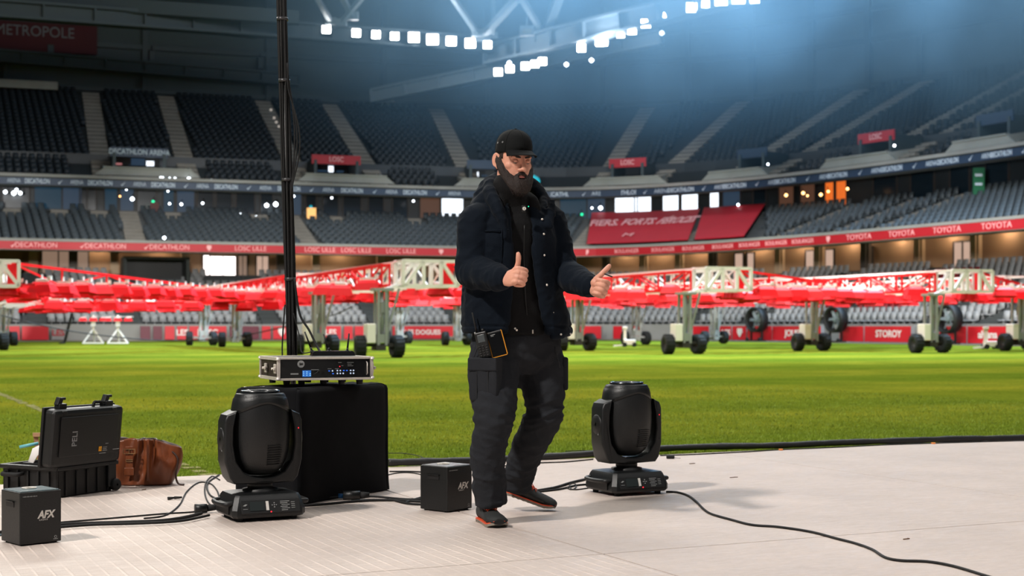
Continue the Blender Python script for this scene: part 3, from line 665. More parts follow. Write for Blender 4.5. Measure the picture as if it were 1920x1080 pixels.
girder(Q(700,180,114), Q(1240,70,104), .9, 1.0, 'roof_girder', 'lower hazy girder carrying the middle floodlights')
# diagonal web members meeting at the corner node
M_WEB = M_STEEL
for i, (x0,y0,x1,y1,D0,D1,r) in enumerate(((660,30,620,-50,100,96,.35),(640,42,700,-30,100,98,.3),(895,62,845,-10,103,98,.32),(905,68,985,-20,104,98,.45),(1020,66,955,-40,104,98,.35),(1022,68,1060,-40,104,99,.6),(925,66,925,-40,104,99,.25),(620,40,585,-20,101,97,.3))):
    mb = MB(); mb.bar(Q(x0,y0,D0), Q(x1,y1,D1), r); mb.box(Q(x0,y0,D0),(r*2.5,r*1.2,r*1.6))
    tag(mb.build('roof_brace', M_WEB), 'steel roof brace slanting up out of frame, foot at %d percent across the photo' % round(x0/19.2), 'brace', 'roof braces')
# inner roof structure seen at the top left
for i, (x0,y0,x1,y1,D) in enumerate(((-60,-8,560,34,94),(150,22,480,60,98))):
    mb = MB(); mb.bar(Q(x0,y0,D), Q(x1,y1,D+4), .7, .9); tag(mb.build('roof_beam', M_STEELD), ['long grey roof beam at the top left','shorter dark roof beam below the long one'][i], 'beam')
M_FLOOD = emis('flood_face', C(255,250,246), 26.0); M_FLOODB = emis('flood_face_strong', C(250,250,255), 120.0)
fl = [(612,55,101,.62,0),(668,62,102,.62,0),(705,65,102,.62,0),(740,68,103,.62,0),(776,70,103,.8,1),(811,74,103,.85,1),(846,77,104,.75,1),(882,81,104,.78,1),(914,84,104,.62,0),
      (934,135,104,.62,0),(956,129,104,.62,0),(985,124,104,.62,0),(1003,120,103,.6,0),(1017,115,103,.62,0),(1090,90,101,.62,0),(1128,76,100,.85,2),(1164,64,99,.55,0),(1185,57,98,.62,0),(1211,44,97,.66,0),(1252,31,96,.62,0),(1297,14,94,.7,1),(1323,8,93,.5,0),(1352,0,92,.8,1),(1385,-4,91,.85,1),(1415,-2,90,.6,0)]
def make_flood():
    e = empty('floodlight')
    mb = MB(); mb.box((0,.16,0),(1,.28,1),bev=.05,taper=(.9,1)); 
    for k in range(5): mb.box((-.36+k*.18,.34,0),(.03,.12,.8))
    mb.build('housing', M_STEELD, e)
    mb = MB(); mb.box((0,0,0),(.92,.04,.92),bev=.015); mb.build('lens', M_FLOOD, e)
    mb = MB(); mb.box((-.55,.18,.2),(.04,.1,.8)); mb.box((.55,.18,.2),(.04,.1,.8)); mb.box((0,.18,.6),(1.14,.1,.05)); mb.build('bracket', M_STEEL, e)
    return e
f0 = make_flood(); fm2 = None
for i, (x, y, D, sz, k) in enumerate(fl):
    e = f0 if i == 0 else dup(f0)
    e.location = Q(x, y, D); d = Vector((0,15,0))-e.location; e.rotation_euler = (math.radians(-14), 0, math.atan2(e.location.x, e.location.y)*-1); e.scale = (sz,)*3
    if k == 2:
        for ch in e.children:
            if ch.name.startswith('lens'): ch.data = ch.data.copy(); ch.data.materials[0] = M_FLOODB
    row = 'left row' if i < 9 else ('short middle row' if i < 14 else 'rising right row')
    j = i if i < 9 else (i-9 if i < 14 else i-14)
    tag(e, '%s stadium floodlight, %s from the left in the %s' % (['square white','bright square white','largest glaring'][k], ORD[j], row), 'floodlight', 'roof floodlights')
for i, (x, y) in enumerate(((1062,121),(1241,62),(955,118),(1109,113))):
    lamp_dot(x, y, 101, .16, M_LAMP, 'small round lamp below the right girder, %s from the left' % ORD[[1,3,0,2][i]])
mb = MB(); mb.box(Q(988,58,101),(1.0,.5,.7),bev=.05); mb.box(Q(988,58,100.7),(.6,.1,.3),1); mb.cyl(Q(988,50,101),Q(988,30,101),.05); tag(mb.build('roof_speaker', [M_STEEL, M_PALE]), 'small pale unit hanging at the roof corner above the man', 'speaker')
# ------------------------------------------------------------------ mobile grow light rigs on the pitch
M_RIGW = mat('rig_white', C(236,230,224), rough=.5); M_RIGR = mat('rig_red', (.80,.008,.012,1), rough=.5, spec=.3); M_RIGG = mat('rig_grey', C(160,164,164), rough=.45, metal=.3)
M_TYRE = mat('tyre', C(24,28,30), rough=.85); M_HOOD = mat('hood_red', (.86,.008,.014,1), rough=.45, spec=.35); M_HOODIN = mat('hood_inner', C(200,190,180), rough=.3)
TAX = Vector((-.365, .931, 0)).normalized(); TANG = math.atan2(-TAX.x, TAX.y)
def hood_geo():
    mb = MB()
    mb.loft([[(-.20,-.13,.30),(.20,-.13,.30),(.20,.13,.30),(-.20,.13,.30)],[(-.30,-.2,.22),(.30,-.2,.22),(.30,.2,.22),(-.30,.2,.22)],[(-.38,-.27,0),(.38,-.27,0),(.38,.27,0),(-.38,.27,0)]], 0, False, True, False)
    mb.add([(-.20,-.13,.30),(.20,-.13,.30),(.20,.13,.30),(-.20,.13,.30)], [(0,1,2,3)], 0)
    mb.box((0,0,.34),(.34,.16,.08),1); mb.cyl((-.3,0,.10),(.3,0,.10),.05,n=8,mi=1); mb.box((.24,0,.4),(.1,.1,.12),1); mb.box((0,0,.42),(.04,.04,.18),1)
    return mb.mesh('lamp_hood', False)
HOOD = hood_geo(); HOOD.materials.append(M_HOOD); HOOD.materials.append(M_RIGW)
def wheel_mesh():
    mb = MB(); R = Matrix.Rotation(PI/2, 3, 'Y')
    mb.lathe([(.15,-.13),(.24,-.16),(.29,-.15),(.315,-.09),(.315,.09),(.29,.15),(.24,.16),(.15,.13)], 24, (0,0,0), 0, R)
    for k in range(16):
        a = 2*PI*k/16; mb.box((0, .315*math.cos(a), .315*math.sin(a)), (.26,.05,.03), 0, Matrix.Rotation(a-PI/2, 3, 'X'))
    mb.lathe([(.01,-.06),(.10,-.07),(.155,-.125),(.155,.125),(.10,.07),(.01,.06)], 16, (0,0,0), 1, R)
    return mb.mesh('wheel', False)
WHEEL = wheel_mesh(); WHEEL.materials.append(M_TYRE); WHEEL.materials.append(mat('wheel_hub', C(46,48,50), rough=.6))
def child(name, me, parent, M):
    o = bpy.data.objects.new(name, me); COL.objects.link(o); o.parent = parent; o.matrix_local = M; return o
def lattice(mb, a, b, h0, h1, n, r, mi=0, w0=0, w1=0):
    """flat or boxed tapered lattice: a,b = bottom ends; h = heights; w = half widths"""
    a, b = Vector(a), Vector(b); sd = (b-a).cross(Vector((0,0,1))).normalized()
    for sg in ((-1, 1) if w0 else (0,)):
        A = [a.lerp(b, k/n)+sd*sg*(w0+(w1-w0)*k/n) for k in range(n+1)]; T = [A[k]+Vector((0,0,h0+(h1-h0)*k/n)) for k in range(n+1)]
        mb.bar(A[0], A[-1], r, mi=mi); mb.bar(T[0], T[-1], r, mi=mi)
        for k in range(n+1):
            mb.bar(A[k], T[k], r*.8, mi=mi)
            if k < n: mb.bar(A[k] if k % 2 else T[k], T[k+1] if k % 2 else A[k+1], r*.7, mi=mi)
    if w0:
        for k in range(n+1):
            p = a.lerp(b, k/n); w = w0+(w1-w0)*k/n; h = Vector((0,0,h0+(h1-h0)*k/n))
            mb.bar(p-sd*w, p+sd*w, r*.7, mi=mi); mb.bar(p-sd*w+h, p+sd*w+h, r*.7, mi=mi)
def carriage(e, y, cab):
    mb = MB(); mb.box((0,y,.36),(1.0,.12,.1)); mb.box((0,y,.28),(.3,.5,.16)); mb.build('axle', M_RIGG if not cab else M_FRAME, e)
    for sx in (-1, 1): child('wheel', WHEEL, e, Matrix.Translation((sx*.55, y, .315)) @ Matrix.Rotation(.12*sx, 4, 'Z'))
    mb = MB()
    for x, yy in ((-.05,y-.15),(.18,y-.15),(-.05,y+.2),(.32,y+.15)): mb.bar((x,yy,.35),(x,yy,2.0),.07)
    mb.bar((.2,y,.5),(.62,y,2.0),.06); mb.bar((-.05,y-.15,1.0),(.32,y+.15,1.9),.05); mb.box((.12,y,1.45),(.16,.2,.3)); mb.box((.1,y,1.97),(.6,.4,.08)); mb.box((.05,y,.55),(.3,.3,.25)); mb.cyl((.1,y,.6),(.1,y,1.9),.06,n=12)
    mb.build('mast', M_RIGG, e)
    if cab: MB().box((-.30,y-.1,.70),(.26,.4,.56),bev=.02).build('control_cabinet', M_RIGW, e)
def rig(px, D, lab, L=22.5, start=0.0, fr=True, rw=50, rl=8.5, lw=True, seed=0, cab=True, zt=2.8):
    rnd = random.Random(seed); c = P(px, HY, D); c.z = 0
    e = empty('grow_light_rig', c, TANG, label=lab, cat='grow light rig', group='mobile grow light rigs on the pitch')
    carriage(e, 0, cab); carriage(e, L, False)
    z0 = zt-.72
    mb = MB(); x0, x1 = (.62, 2.3)
    if fr:      # open end frame with window struts
        y = start-.4
        for yy in (y, y+.9):
            for a, b_ in (((x0,yy,z0),(x1,yy,z0)),((x0,yy,zt),(x1,yy,zt)),((x0,yy,z0),(x0,yy,zt)),((x1,yy,z0),(x1,yy,zt)),((x0+.62,yy,z0),(x0+.62,yy,zt)),((x0+1.15,yy,z0),(x0+1.15,yy,zt)),((x0+.05,yy,z0),(x0+.6,yy,zt)),((x0+1.15,yy,zt),(x1,yy,z0))): mb.bar(a, b_, .095)
        for xx in (x0, x1):
            for zz in (z0, zt): mb.bar((xx,y,zz),(xx,y+.9,zz),.06)
        mb.build('end_frame', M_RIGW, e)
    mb = MB(); lattice(mb, ((x0+x1)/2, start+.5, z0), ((x0+x1)/2-.0, L+2.2, z0), .72, .72, 16, .055, 0, .75, .75)
    mb.bar((x0-.05, 0, z0+.02), (.1, 0, z0-.15), .1); mb.bar((x0-.05, L, z0+.02), (.1, L, z0-.15), .1)
    mb.build('main_truss', M_RIGW, e)
    hoods = []
    if lw:      # folded wing on the left side of the truss
        mb = MB(); lattice(mb, (x0-.35, start+.2, z0+.02), (x0-.55, L+1.5, z0+.02), .60, .5, 13, .07, 0, .12, .1); mb.build('lighting_boom', M_RIGR, e)
        y = start+.6; k = 0
        while y < L+1:
            hoods.append((x0-.75-.35*(k%2), y, z0-.12-.1*(k%2), rnd.uniform(-.15,.15))); 
            if k % 2: hoods.append((x0-1.5, y+.4, z0-.20, rnd.uniform(-.2,.2)))
            y += 1.9; k += 1
    # open tapering wing to the right
    a = math.radians(rw)-TANG; d = Vector((math.cos(a), math.sin(a), 0)); A = Vector((x1-.15, start+.1, z0+.04)); B = A+d*rl+Vector((0,0,.05))
    mb = MB(); lattice(mb, A, B, .64, .12, 5, .075); mb.box(A+Vector((0,0,.3)), (.3,.12,.62)); sd = Vector((-d.y, d.x, 0))
    mb.bar(A-sd*.3-Vector((0,0,.05)), B-sd*.3-Vector((0,0,.05)), .06); mb.bar(A+sd*.5, B+sd*.5, .06)
    for k in range(6): p = A.lerp(B, k/5); mb.bar(p-sd*.8, p+sd*.8, .06)
    mb.build('lighting_boom', M_RIGR, e)
    n = int(rl/1.0)
    for k in range(n):
        p = A.lerp(B, (k+.4)/n)
        for q in (-.75, .55): hoods.append((p.x-sd.x*-q, p.y-sd.y*-q, p.z-.20-.04*(k%2)-(.1 if q > 0 else 0), rnd.uniform(-.25,.25)))
    # hoods below the truss
    y = start+1.0
    while y < L:
        hoods.append((x1-.1, y, z0-.20, rnd.uniform(-.15,.15))); 
        hoods.append((x1+.7, y+.6, z0-.26, rnd.uniform(-.15,.15))); y += 2.6
    for x, y, z, r in hoods[:96]:
        child('lamp_hood', HOOD, e, Matrix.Translation((x, y, z)) @ Matrix.Rotation(-TANG+r, 4, 'Z') @ Matrix.Rotation(rnd.uniform(-.12,.12), 4, 'X'))
    return e
rig(710, 41.8, 'red and white grow light rig with big end frame just left of the man', rw=58, rl=7, seed=1)
rig(592, 46.5, 'red grow light rig whose tyres show behind the mast and router', fr=False, start=5, rw=65, rl=6, seed=2)
rig(1281, 47, 'red and white grow light rig with end frame, first right of the hand', rw=47, rl=9, seed=3)
rig(1520, 53, 'red grow light rig on two tyres between the two framed rigs at right', fr=False, start=3, rw=30, rl=5, lw=True, seed=4)
rig(1080, 53, 'red grow light rig half hidden behind the open jacket', fr=False, start=3, rw=40, rl=6, seed=5)
rig(1743, 49, 'red and white grow light rig with end frame near the right edge', rw=55, rl=8, seed=6)
rig(1907, 53, 'red grow light rig cut by the right edge of the photo', fr=False, start=1, rw=40, rl=6, seed=7)
rig(-124, 41.5, 'red grow light rig at far left, its white end frame cut by the edge', rw=72, rl=12, seed=8, lw=False)
rig(2, 66, 'smaller looking far grow light rig behind the far left one', L=8, rw=20, rl=7, seed=9, zt=2.55)
rig(-22, 54, 'grow light rig at far left showing one tyre at the edge', fr=False, start=2, L=16, rw=12, rl=9.5, seed=10, zt=2.5)
# two white lamp stands on the left
for x, D, lab in ((175, 72, 'left'), (221, 72, 'right')):
    c = P(x, HY, D); c.z = 0; e = empty('lamp_stand', c, .15, label='small white tripod lamp stand before the left boards, %s of the pair' % lab, cat='lamp stand', group='white lamp stands')
    mb = MB()
    for a, b_ in (((0,0,.75),(-.5,-.1,.02)),((0,0,.75),(.5,-.1,.02)),((0,0,.75),(0,.5,.02)),((-.5,-.1,.05),(.5,-.1,.05)),((-.5,-.1,.05),(0,.5,.05)),((.5,-.1,.05),(0,.5,.05))): mb.bar(a, b_, .07)
    mb.build('tripod', M_RIGW, e); mb = MB(); mb.bar((0,0,.7),(0,0,1.45),.1); mb.box((0,0,1.0),(.2,.2,.25)); mb.build('mast', M_RIGW, e)
    mb = MB(); mb.bar((-.75,0,1.36),(.75,0,1.36),.05); mb.build('crossbar', M_RIGG, e)
    for k in range(3):
        o = child('lamp_hood', HOOD, e, Matrix.Translation((-.5+k*.5, 0, 1.14)) @ Matrix.Scale(.55, 4))
# thin black strut and hanging cable at the left, small white machines on the grass
mb = MB(); mb.bar(P(135,588,74), P(121,642,74), .16, .1); mb.bar(P(121,642,74), P(112,644,73.5), .1); tag(mb.build('boom_strut', M_BLACK), 'slanting black strut standing before the left boards', 'strut')
def cable(name, pts, r, m, lab, cat='cable', k=8, n=8, parent=None):
    mb = MB(); mb.tube(catmull(pts, k), r, n); e = mb.build(name, m, parent)
    if lab: tag(e, lab, cat)
    return e
cable('hanging_cable', [P(-10,588,60),P(60,606,61),P(140,622,62),P(240,634,63),P(330,639,64),P(430,633,63),P(520,616,62),P(620,592,60),P(660,575,58)], .025, M_BLACK, 'long thin black cable sagging between the rigs at left')
for x, D, lab in ((1853, 56, 'before the lettered board at the right'), (1176, 62, 'by the far tyres right of the man')):
    c = P(x, HY, D); c.z = 0; mb = MB(); mb.M = Matrix.Translation(c)
    mb.box((.1,0,.2),(.5,.4,.24),bev=.03); mb.box((-.1,0,.55),(.12,.12,.5)); mb.box((-.1,-.02,.82),(.2,.16,.12),bev=.02); mb.bar((-.2,0,.08),(-.6,-.1,.05),.06)
    for sx in (-.12,.3): mb.cyl((sx,-.24,.1),(sx,-.19,.1),.1,n=14,mi=1); mb.cyl((sx,.19,.1),(sx,.24,.1),.1,n=14,mi=1)
    tag(mb.build('sprinkler_cart', [M_RIGW, M_TYRE]), 'small white sprinkler cart on the grass '+lab, 'cart')

# ------------------------------------------------------------------ HAZE: blue lit smoke hanging under the roof
def haze():
    m = bpy.data.materials.new('haze'); m.use_nodes = True; nt = m.node_tree; N = nt.nodes; L = nt.links; N.clear()
    out = N.new('ShaderNodeOutputMaterial'); v = N.new('ShaderNodeVolumePrincipled'); L.new(v.outputs[0], out.inputs['Volume'])
    v.inputs['Color'].default_value = (.40,.70,.95,1); v.inputs['Anisotropy'].default_value = 0.0
    tc = N.new('ShaderNodeTexCoord'); n = N.new('ShaderNodeTexNoise'); n.inputs['Scale'].default_value = .075; n.inputs['Detail'].default_value = 3; n.inputs['Roughness'].default_value = .55
    n.inputs['Distortion'].default_value = .6
    L.new(tc.outputs['Object'], n.inputs['Vector'])
    sep = N.new('ShaderNodeSeparateXYZ'); L.new(tc.outputs['Generated'], sep.inputs[0])
    def M(op, a, b_=None, c=None):
        x = N.new('ShaderNodeMath'); x.operation = op
        for i, q in enumerate((a, b_, c)):
            if q is None: continue
            if isinstance(q, (int, float)): x.inputs[i].default_value = q
            else: L.new(q, x.inputs[i])
        return x.outputs[0]
    def R(src, a, b_, c, d):
        r = N.new('ShaderNodeMapRange'); r.interpolation_type = 'SMOOTHSTEP'
        for i, q in zip((1,2,3,4), (a,b_,c,d)): r.inputs[i].default_value = q
        L.new(src, r.inputs[0]); return r.outputs[0]
    g = M('MULTIPLY', R(sep.outputs['X'], .08, .78, .0, 1), R(sep.outputs['X'], .84, 1.0, 1, .0))
    g = M('MULTIPLY', g, R(sep.outputs['Z'], .05, .75, .0, 1)); g = M('MULTIPLY', g, R(sep.outputs['Y'], 0, .2, 0, 1)); g = M('MULTIPLY', g, R(sep.outputs['Y'], 1, .8, 0, 1))
    dn = M('MULTIPLY', M('MULTIPLY', g, R(n.outputs['Fac'], .38, .64, .10, 1.0)), HZ)
    L.new(dn, v.inputs['Density'])
    e = MB().box((0,0,0),(62,46,25)).build('haze', m, None, Matrix.Translation((8, 72, 19.5)))
    tag(e, 'blue lit haze drifting under the roof at the upper right', 'haze', kind='stuff')
HZ = .125
haze()
light('haze_spot_blue', 'SPOT', (24, 64, 54), 900000, (.45,.72,1.0), (13, 63, 24), spot_size=math.radians(56), spot_blend=.8, shadow_soft_size=1.5)

for i, (x, y, D, en) in enumerate(((1128,76,99,900),(1390,-6,92,2600),(830,72,102,900))):
    light('floodlight_glow', 'POINT', P(x, y, D)-Vector((0,.5,0)), en, (.9,.95,1), shadow_soft_size=.5)
# ------------------------------------------------------------------ FOREGROUND EQUIPMENT
M_PLAS = mat('black_plastic', C(17,19,20), rough=.42, bump=.12, bs=220); M_PLASD = mat('black_plastic_dark', C(9,10,11), rough=.5)
M_PLASG = mat('black_plastic_gloss', C(20,22,23), rough=.22, coat=.3); M_RUB = mat('rubber', C(16,16,17), rough=.75)
M_LBL = mat('label_grey', C(150,152,152), rough=.6); M_LCD = mat('display_dark', C(44,50,50), rough=.15)
M_REDL = emis('led_red', C(255,30,50), 1.6); M_ALU = mat('aluminium', C(226,218,208), rough=.4, metal=.35, var=.08, vs=30)
M_GLASS = mat('lens_glass', C(120,128,132), rough=.06, metal=.6)
RX = Matrix.Rotation(PI/2, 4, 'X')
def moving_head(loc, rz, label, yoke_r=0):
    e = empty('moving_head_light', loc, rz, label=label, cat='stage light', group='moving head stage lights')
    # base
    mb = MB(); w, d = .36, .32
    sec = lambda z, sx, sy: [(x*sx, y*sy, z) for x, y in ((-w/2+.02,-d/2),(w/2-.02,-d/2),(w/2,-d/2+.02),(w/2,d/2-.02),(w/2-.02,d/2),(-w/2+.02,d/2),(-w/2,d/2-.02),(-w/2,-d/2+.02))]
    mb.loft([sec(.018,.94,.95), sec(.03,1,1), sec(.055,1,1), sec(.112,.90,.86), sec(.124,.86,.80), sec(.13,.6,.6)], 0, True, True, False)
    mb.build('base', M_PLAS, e, sharp=25)
    mb = MB()
    for sx in (-1, 1):
        for sy in (-1, 1): mb.cyl((sx*.13, sy*.115, 0), (sx*.13, sy*.115, .024), .016, .019, 12)
    mb.build('rubber_foot', M_RUB, e)
    for sx in (-1, 1):      # carrying handles on both sides
        mb = MB(); mb.tube(catmull([(sx*.165,-.11,.085),(sx*.200,-.10,.082),(sx*.210,-.03,.080),(sx*.210,.03,.080),(sx*.200,.10,.082),(sx*.165,.11,.085)], 5), .012, 8)
        mb.box((sx*.176,0,.058),(.02,.20,.05),1); mb.build('handle', [M_PLASD, M_PLASD], e)
    tilt = Matrix.Translation((0, -.1535, .066)) @ Matrix.Rotation(math.radians(-21), 4, 'X')
    mb = MB(tilt); mb.box((.005,0,.004),(.29,.006,.064),bev=.002); pn = mb.build('control_panel', M_PLASD, e)
    MB(tilt).box((-.062,-.005,.006),(.072,.004,.044)).build('display', M_LCD, pn)
    MB(tilt).box((-.012,-.005,.006),(.013,.004,.044)).build('button_strip', M_WHITE, pn, label='white button strip')
    mb = MB(tilt)
    for i, (x, z) in enumerate(((.022,.018),(.012,.008),(.022,-.002),(.032,.008),(.022,.008))): mb.cyl((x,-.003,z),(x,-.007,z),.0028,n=8)
    for k, (x, wd) in enumerate(((.075,.045),(.07,.036),(.078,.04),(.07,.034),(.078,.04),(.072,.03))): mb.box((x,-.0045,.024-k*.0085),(wd,.002,.003))
    for k in range(4): mb.box((.115,-.0045,.018-k*.009),(.018,.002,.0025))
    mb.box((-.12,-.0045,-.006),(.022,.002,.002)); mb.prism([(-.132,.010),(-.118,.018),(-.108,.016),(-.120,.008)],-.006,-.0045); mb.build('lettering', M_LBL, pn)
    MB(tilt).cyl((.004,-.003,-.024),(.004,-.007,-.024),.0035,n=8).build('led', M_REDL, pn)
    # pan bearing and yoke
    MB().lathe([(.085,.125),(.085,.14),(.06,.145),(.06,.172),(.09,.178)], 32).build('pan_bearing', M_PLASD, e)
    yk = empty('yoke', (0,0,0), yoke_r); yk.parent = e
    n = 22; out = []; inn = []
    hw = .192
    outer = [(-hw+.012,.502),(-hw,.47),(-hw-.002,.36),(-hw,.28),(-.168,.20),(-.145,.172),(0,.168),(.145,.172),(.168,.20),(hw,.28),(hw+.002,.36),(hw,.47),(hw-.012,.502)]
    inner = [(.134,.522),(.150,.44),(.152,.36),(.138,.28),(.10,.225),(.05,.202),(0,.197),(-.05,.202),(-.10,.225),(-.138,.28),(-.152,.36),(-.150,.44),(-.134,.522)]
    poly = outer + inner
    bm = bmesh.new(); vs0 = [bm.verts.new((x, -.075 if abs(x) < .17 else -.062, z)) for x, z in poly]; f = bm.faces.new(vs0)
    ex = bmesh.ops.extrude_face_region(bm, geom=[f]); 
    for v in ex['geom']:
        if isinstance(v, bmesh.types.BMVert): v.co.y = -v.co.y
    bmesh.ops.recalc_face_normals(bm, faces=bm.faces)
    bmesh.ops.bevel(bm, geom=[ed for ed in bm.edges if abs(ed.verts[0].co.y-ed.verts[1].co.y) < .03], offset=.012, segments=3, profile=.6, affect='EDGES')
    me = bpy.data.meshes.new('yoke_arms'); bm.to_mesh(me); bm.free()
    ya = link_mesh('yoke_arms', me, M_PLAS, yk); ya.data.set_sharp_from_angle(angle=math.radians(35)) ; me.polygons.foreach_set('use_smooth',[True]*len(me.polygons)); me.set_sharp_from_angle(angle=math.radians(35))
    for sx in (-1, 1):
        mb = MB(); mb.lathe([(.01,0),(.05,0),(.055,-.006),(.055,-.02)], 24, (sx*(hw+.006),0,.385), 0, Matrix.Rotation(sx*PI/2, 3, 'Y'))
        for z in (.46, .30): mb.cyl((sx*.172,-.066,z),(sx*.172,-.070,z),.004,n=10)
        mb.build('tilt_cap', M_PLASD, yk)
    MB().cyl((.170,-.064,.432),(.170,-.071,.432),.0035,n=8).build('led', M_REDL, yk)
    mb = MB(); 
    for k in range(9): mb.box((-hw-.003,.0-.02,.33+k*.010),(.002,.006,.006))
    mb.build('lettering', M_LBL, yk)
    # head
    mb = MB(); prof = [(.02,.205),(.055,.209),(.085,.222),(.108,.245),(.126,.28),(.138,.33),(.143,.39),(.143,.45),(.139,.51),(.131,.560),(.122,.592),(.116,.600),(.100,.602)]
    mb.lathe(prof, 48, sc=(1,.93)); mb.lathe([(.02,.205),(.005,.2045)],48); hd = mb.build('head', M_PLAS, e, sharp=40)
    mb = MB(); N_ = 64; rings = []
    def rz_(z):
        for (r0,z0),(r1,z1) in zip(prof[:-1], prof[1:]):
            if z0 <= z <= z1: return r0+(r1-r0)*(z-z0)/(z1-z0)
        return prof[-1][0]
    for t in (0,.02,.25,.5,.75,1):
        ring = []
        for i in range(N_):
            a = 2*PI*i/N_; low = .555-.055*abs(math.cos(a))**1.5; z = low+(.603-low)*t; r = rz_(z)+(0 if t == 0 else .0035); ring.append((r*math.cos(a), r*.93*math.sin(a), z))
        rings.append(ring)
    mb.loft(rings, 0, False); mb.build('head_collar', M_PLAS, hd)
    mb = MB(); mb.lathe([(.094,.598),(.096,.614),(.090,.617),(.086,.612),(.084,.596)], 40, sc=(1,.96)); mb.build('lens_ring', M_PLASG, hd)
    MB().lathe([(.085,.603),(.05,.606),(.001,.607)], 40, sc=(1,.96)).build('lens', M_GLASS, hd)
    mb = MB()
    for k in range(9):
        z = .262+k*.0115; r = rz_(z); mb.box((.035,-(math.sqrt(max(r*r-.035**2, 0))*.93)-.001, z),(.075,.008,.0045),R=Matrix.Rotation(.25,3,'Z'))
    mb.build('vent', M_PLASD, hd)
    return e
PHL = moving_head((-1.222, 6.985, 0), math.radians(27), 'black moving head stage light beside the draped case, left of the man')
PHR = moving_head((.637, 8.01, 0), math.radians(27), 'black moving head stage light standing alone right of the man')

# draped flight case
M_CLOTH = mat('black_cloth', C(13,14,17), rough=.92, bump=.25, bs=9, sheen=.05, spec=.12)
def drape():
    a = math.radians(60); c = Vector((-1.085, 7.895, 0)); e = empty('draped_case', c, a, label='large flight case hidden under a black cloth behind the left stage light', cat='flight case')
    MB().box((0,0,.29),(.76,.38,.58),bev=.01).build('case_body', M_PLASD, e)
    mb = MB(); mb.box((-.38,.0,.3),(.02,.02,.58)); mb.build('edge_trim', M_ALU, e, label='bare aluminium edge of the case')
    mb = MB(Matrix.Translation(P(477,729.5,7.70)) @ Matrix.Rotation(.35,4,'Z')); mb.box((0,0,0),(.112,.03,.026),bev=.002); o = mb.build('corner_plate', M_ALU, None, label='bare aluminium corner plate'); o.parent = e; o.matrix_parent_inverse = (Matrix.Translation(c) @ Matrix.Rotation(a,4,'Z')).inverted()
    # cloth shell: rounded-rectangle rings with hanging folds
    def ring(t, z, grow, amp):
        pts = []; n = 160; hx, hy = .405+grow, .215+grow
        for i in range(n):
            u = i/n*4; k = int(u); f = u-k
            cs = [(-hx,-hy),(hx,-hy),(hx,hy),(-hx,hy)]; p0, p1 = cs[k], cs[(k+1)%4]
            x, y = p0[0]+(p1[0]-p0[0])*f, p0[1]+(p1[1]-p0[1])*f
            dist = min(f, 1-f)
            nn = [(0,-1),(1,0),(0,1),(-1,0)][k]
            wv = amp*(math.sin(i*.24+2*noise.noise(Vector((i*.05, t*2, 3))))*.5+noise.noise(Vector((i*.06,t*3,7))))
            wv -= .012*(1-min(1, dist*12))**2
            pts.append((x+nn[0]*wv, y+nn[1]*wv, z+.004*noise.noise(Vector((i*.1, 0, t*4)))))
        return pts
    rings = [ring(0,.004,.006,.014)] + [ring(k/12, .004+.57*k/12, .005-.004*k/12, .012*(1-k/14)) for k in range(1, 13)] + [ring(1.05,.592,-.004,.001), ring(1.1,.602,-.02,.0)]
    top = []
    mb = MB(); mb.loft(rings, 0, False)
    # top sheet
    n = 18; vs = []; fs = []
    for j in range(n+1):
        for i in range(n+1):
            x = -.385+.77*i/n; y = -.195+.39*j/n; vs.append((x, y, .602+.006*noise.noise(Vector((x*9, y*9, 2)))+(.012 if i > n-2 else 0)*abs(noise.noise(Vector((x*3, y*22, 5))))))
    for j in range(n):
        for i in range(n): fs.append((j*(n+1)+i, j*(n+1)+i+1, (j+1)*(n+1)+i+1, (j+1)*(n+1)+i))
    mb.add(vs, fs, 0, True); o = mb.build('cloth', M_CLOTH, e)
    return e
drape()
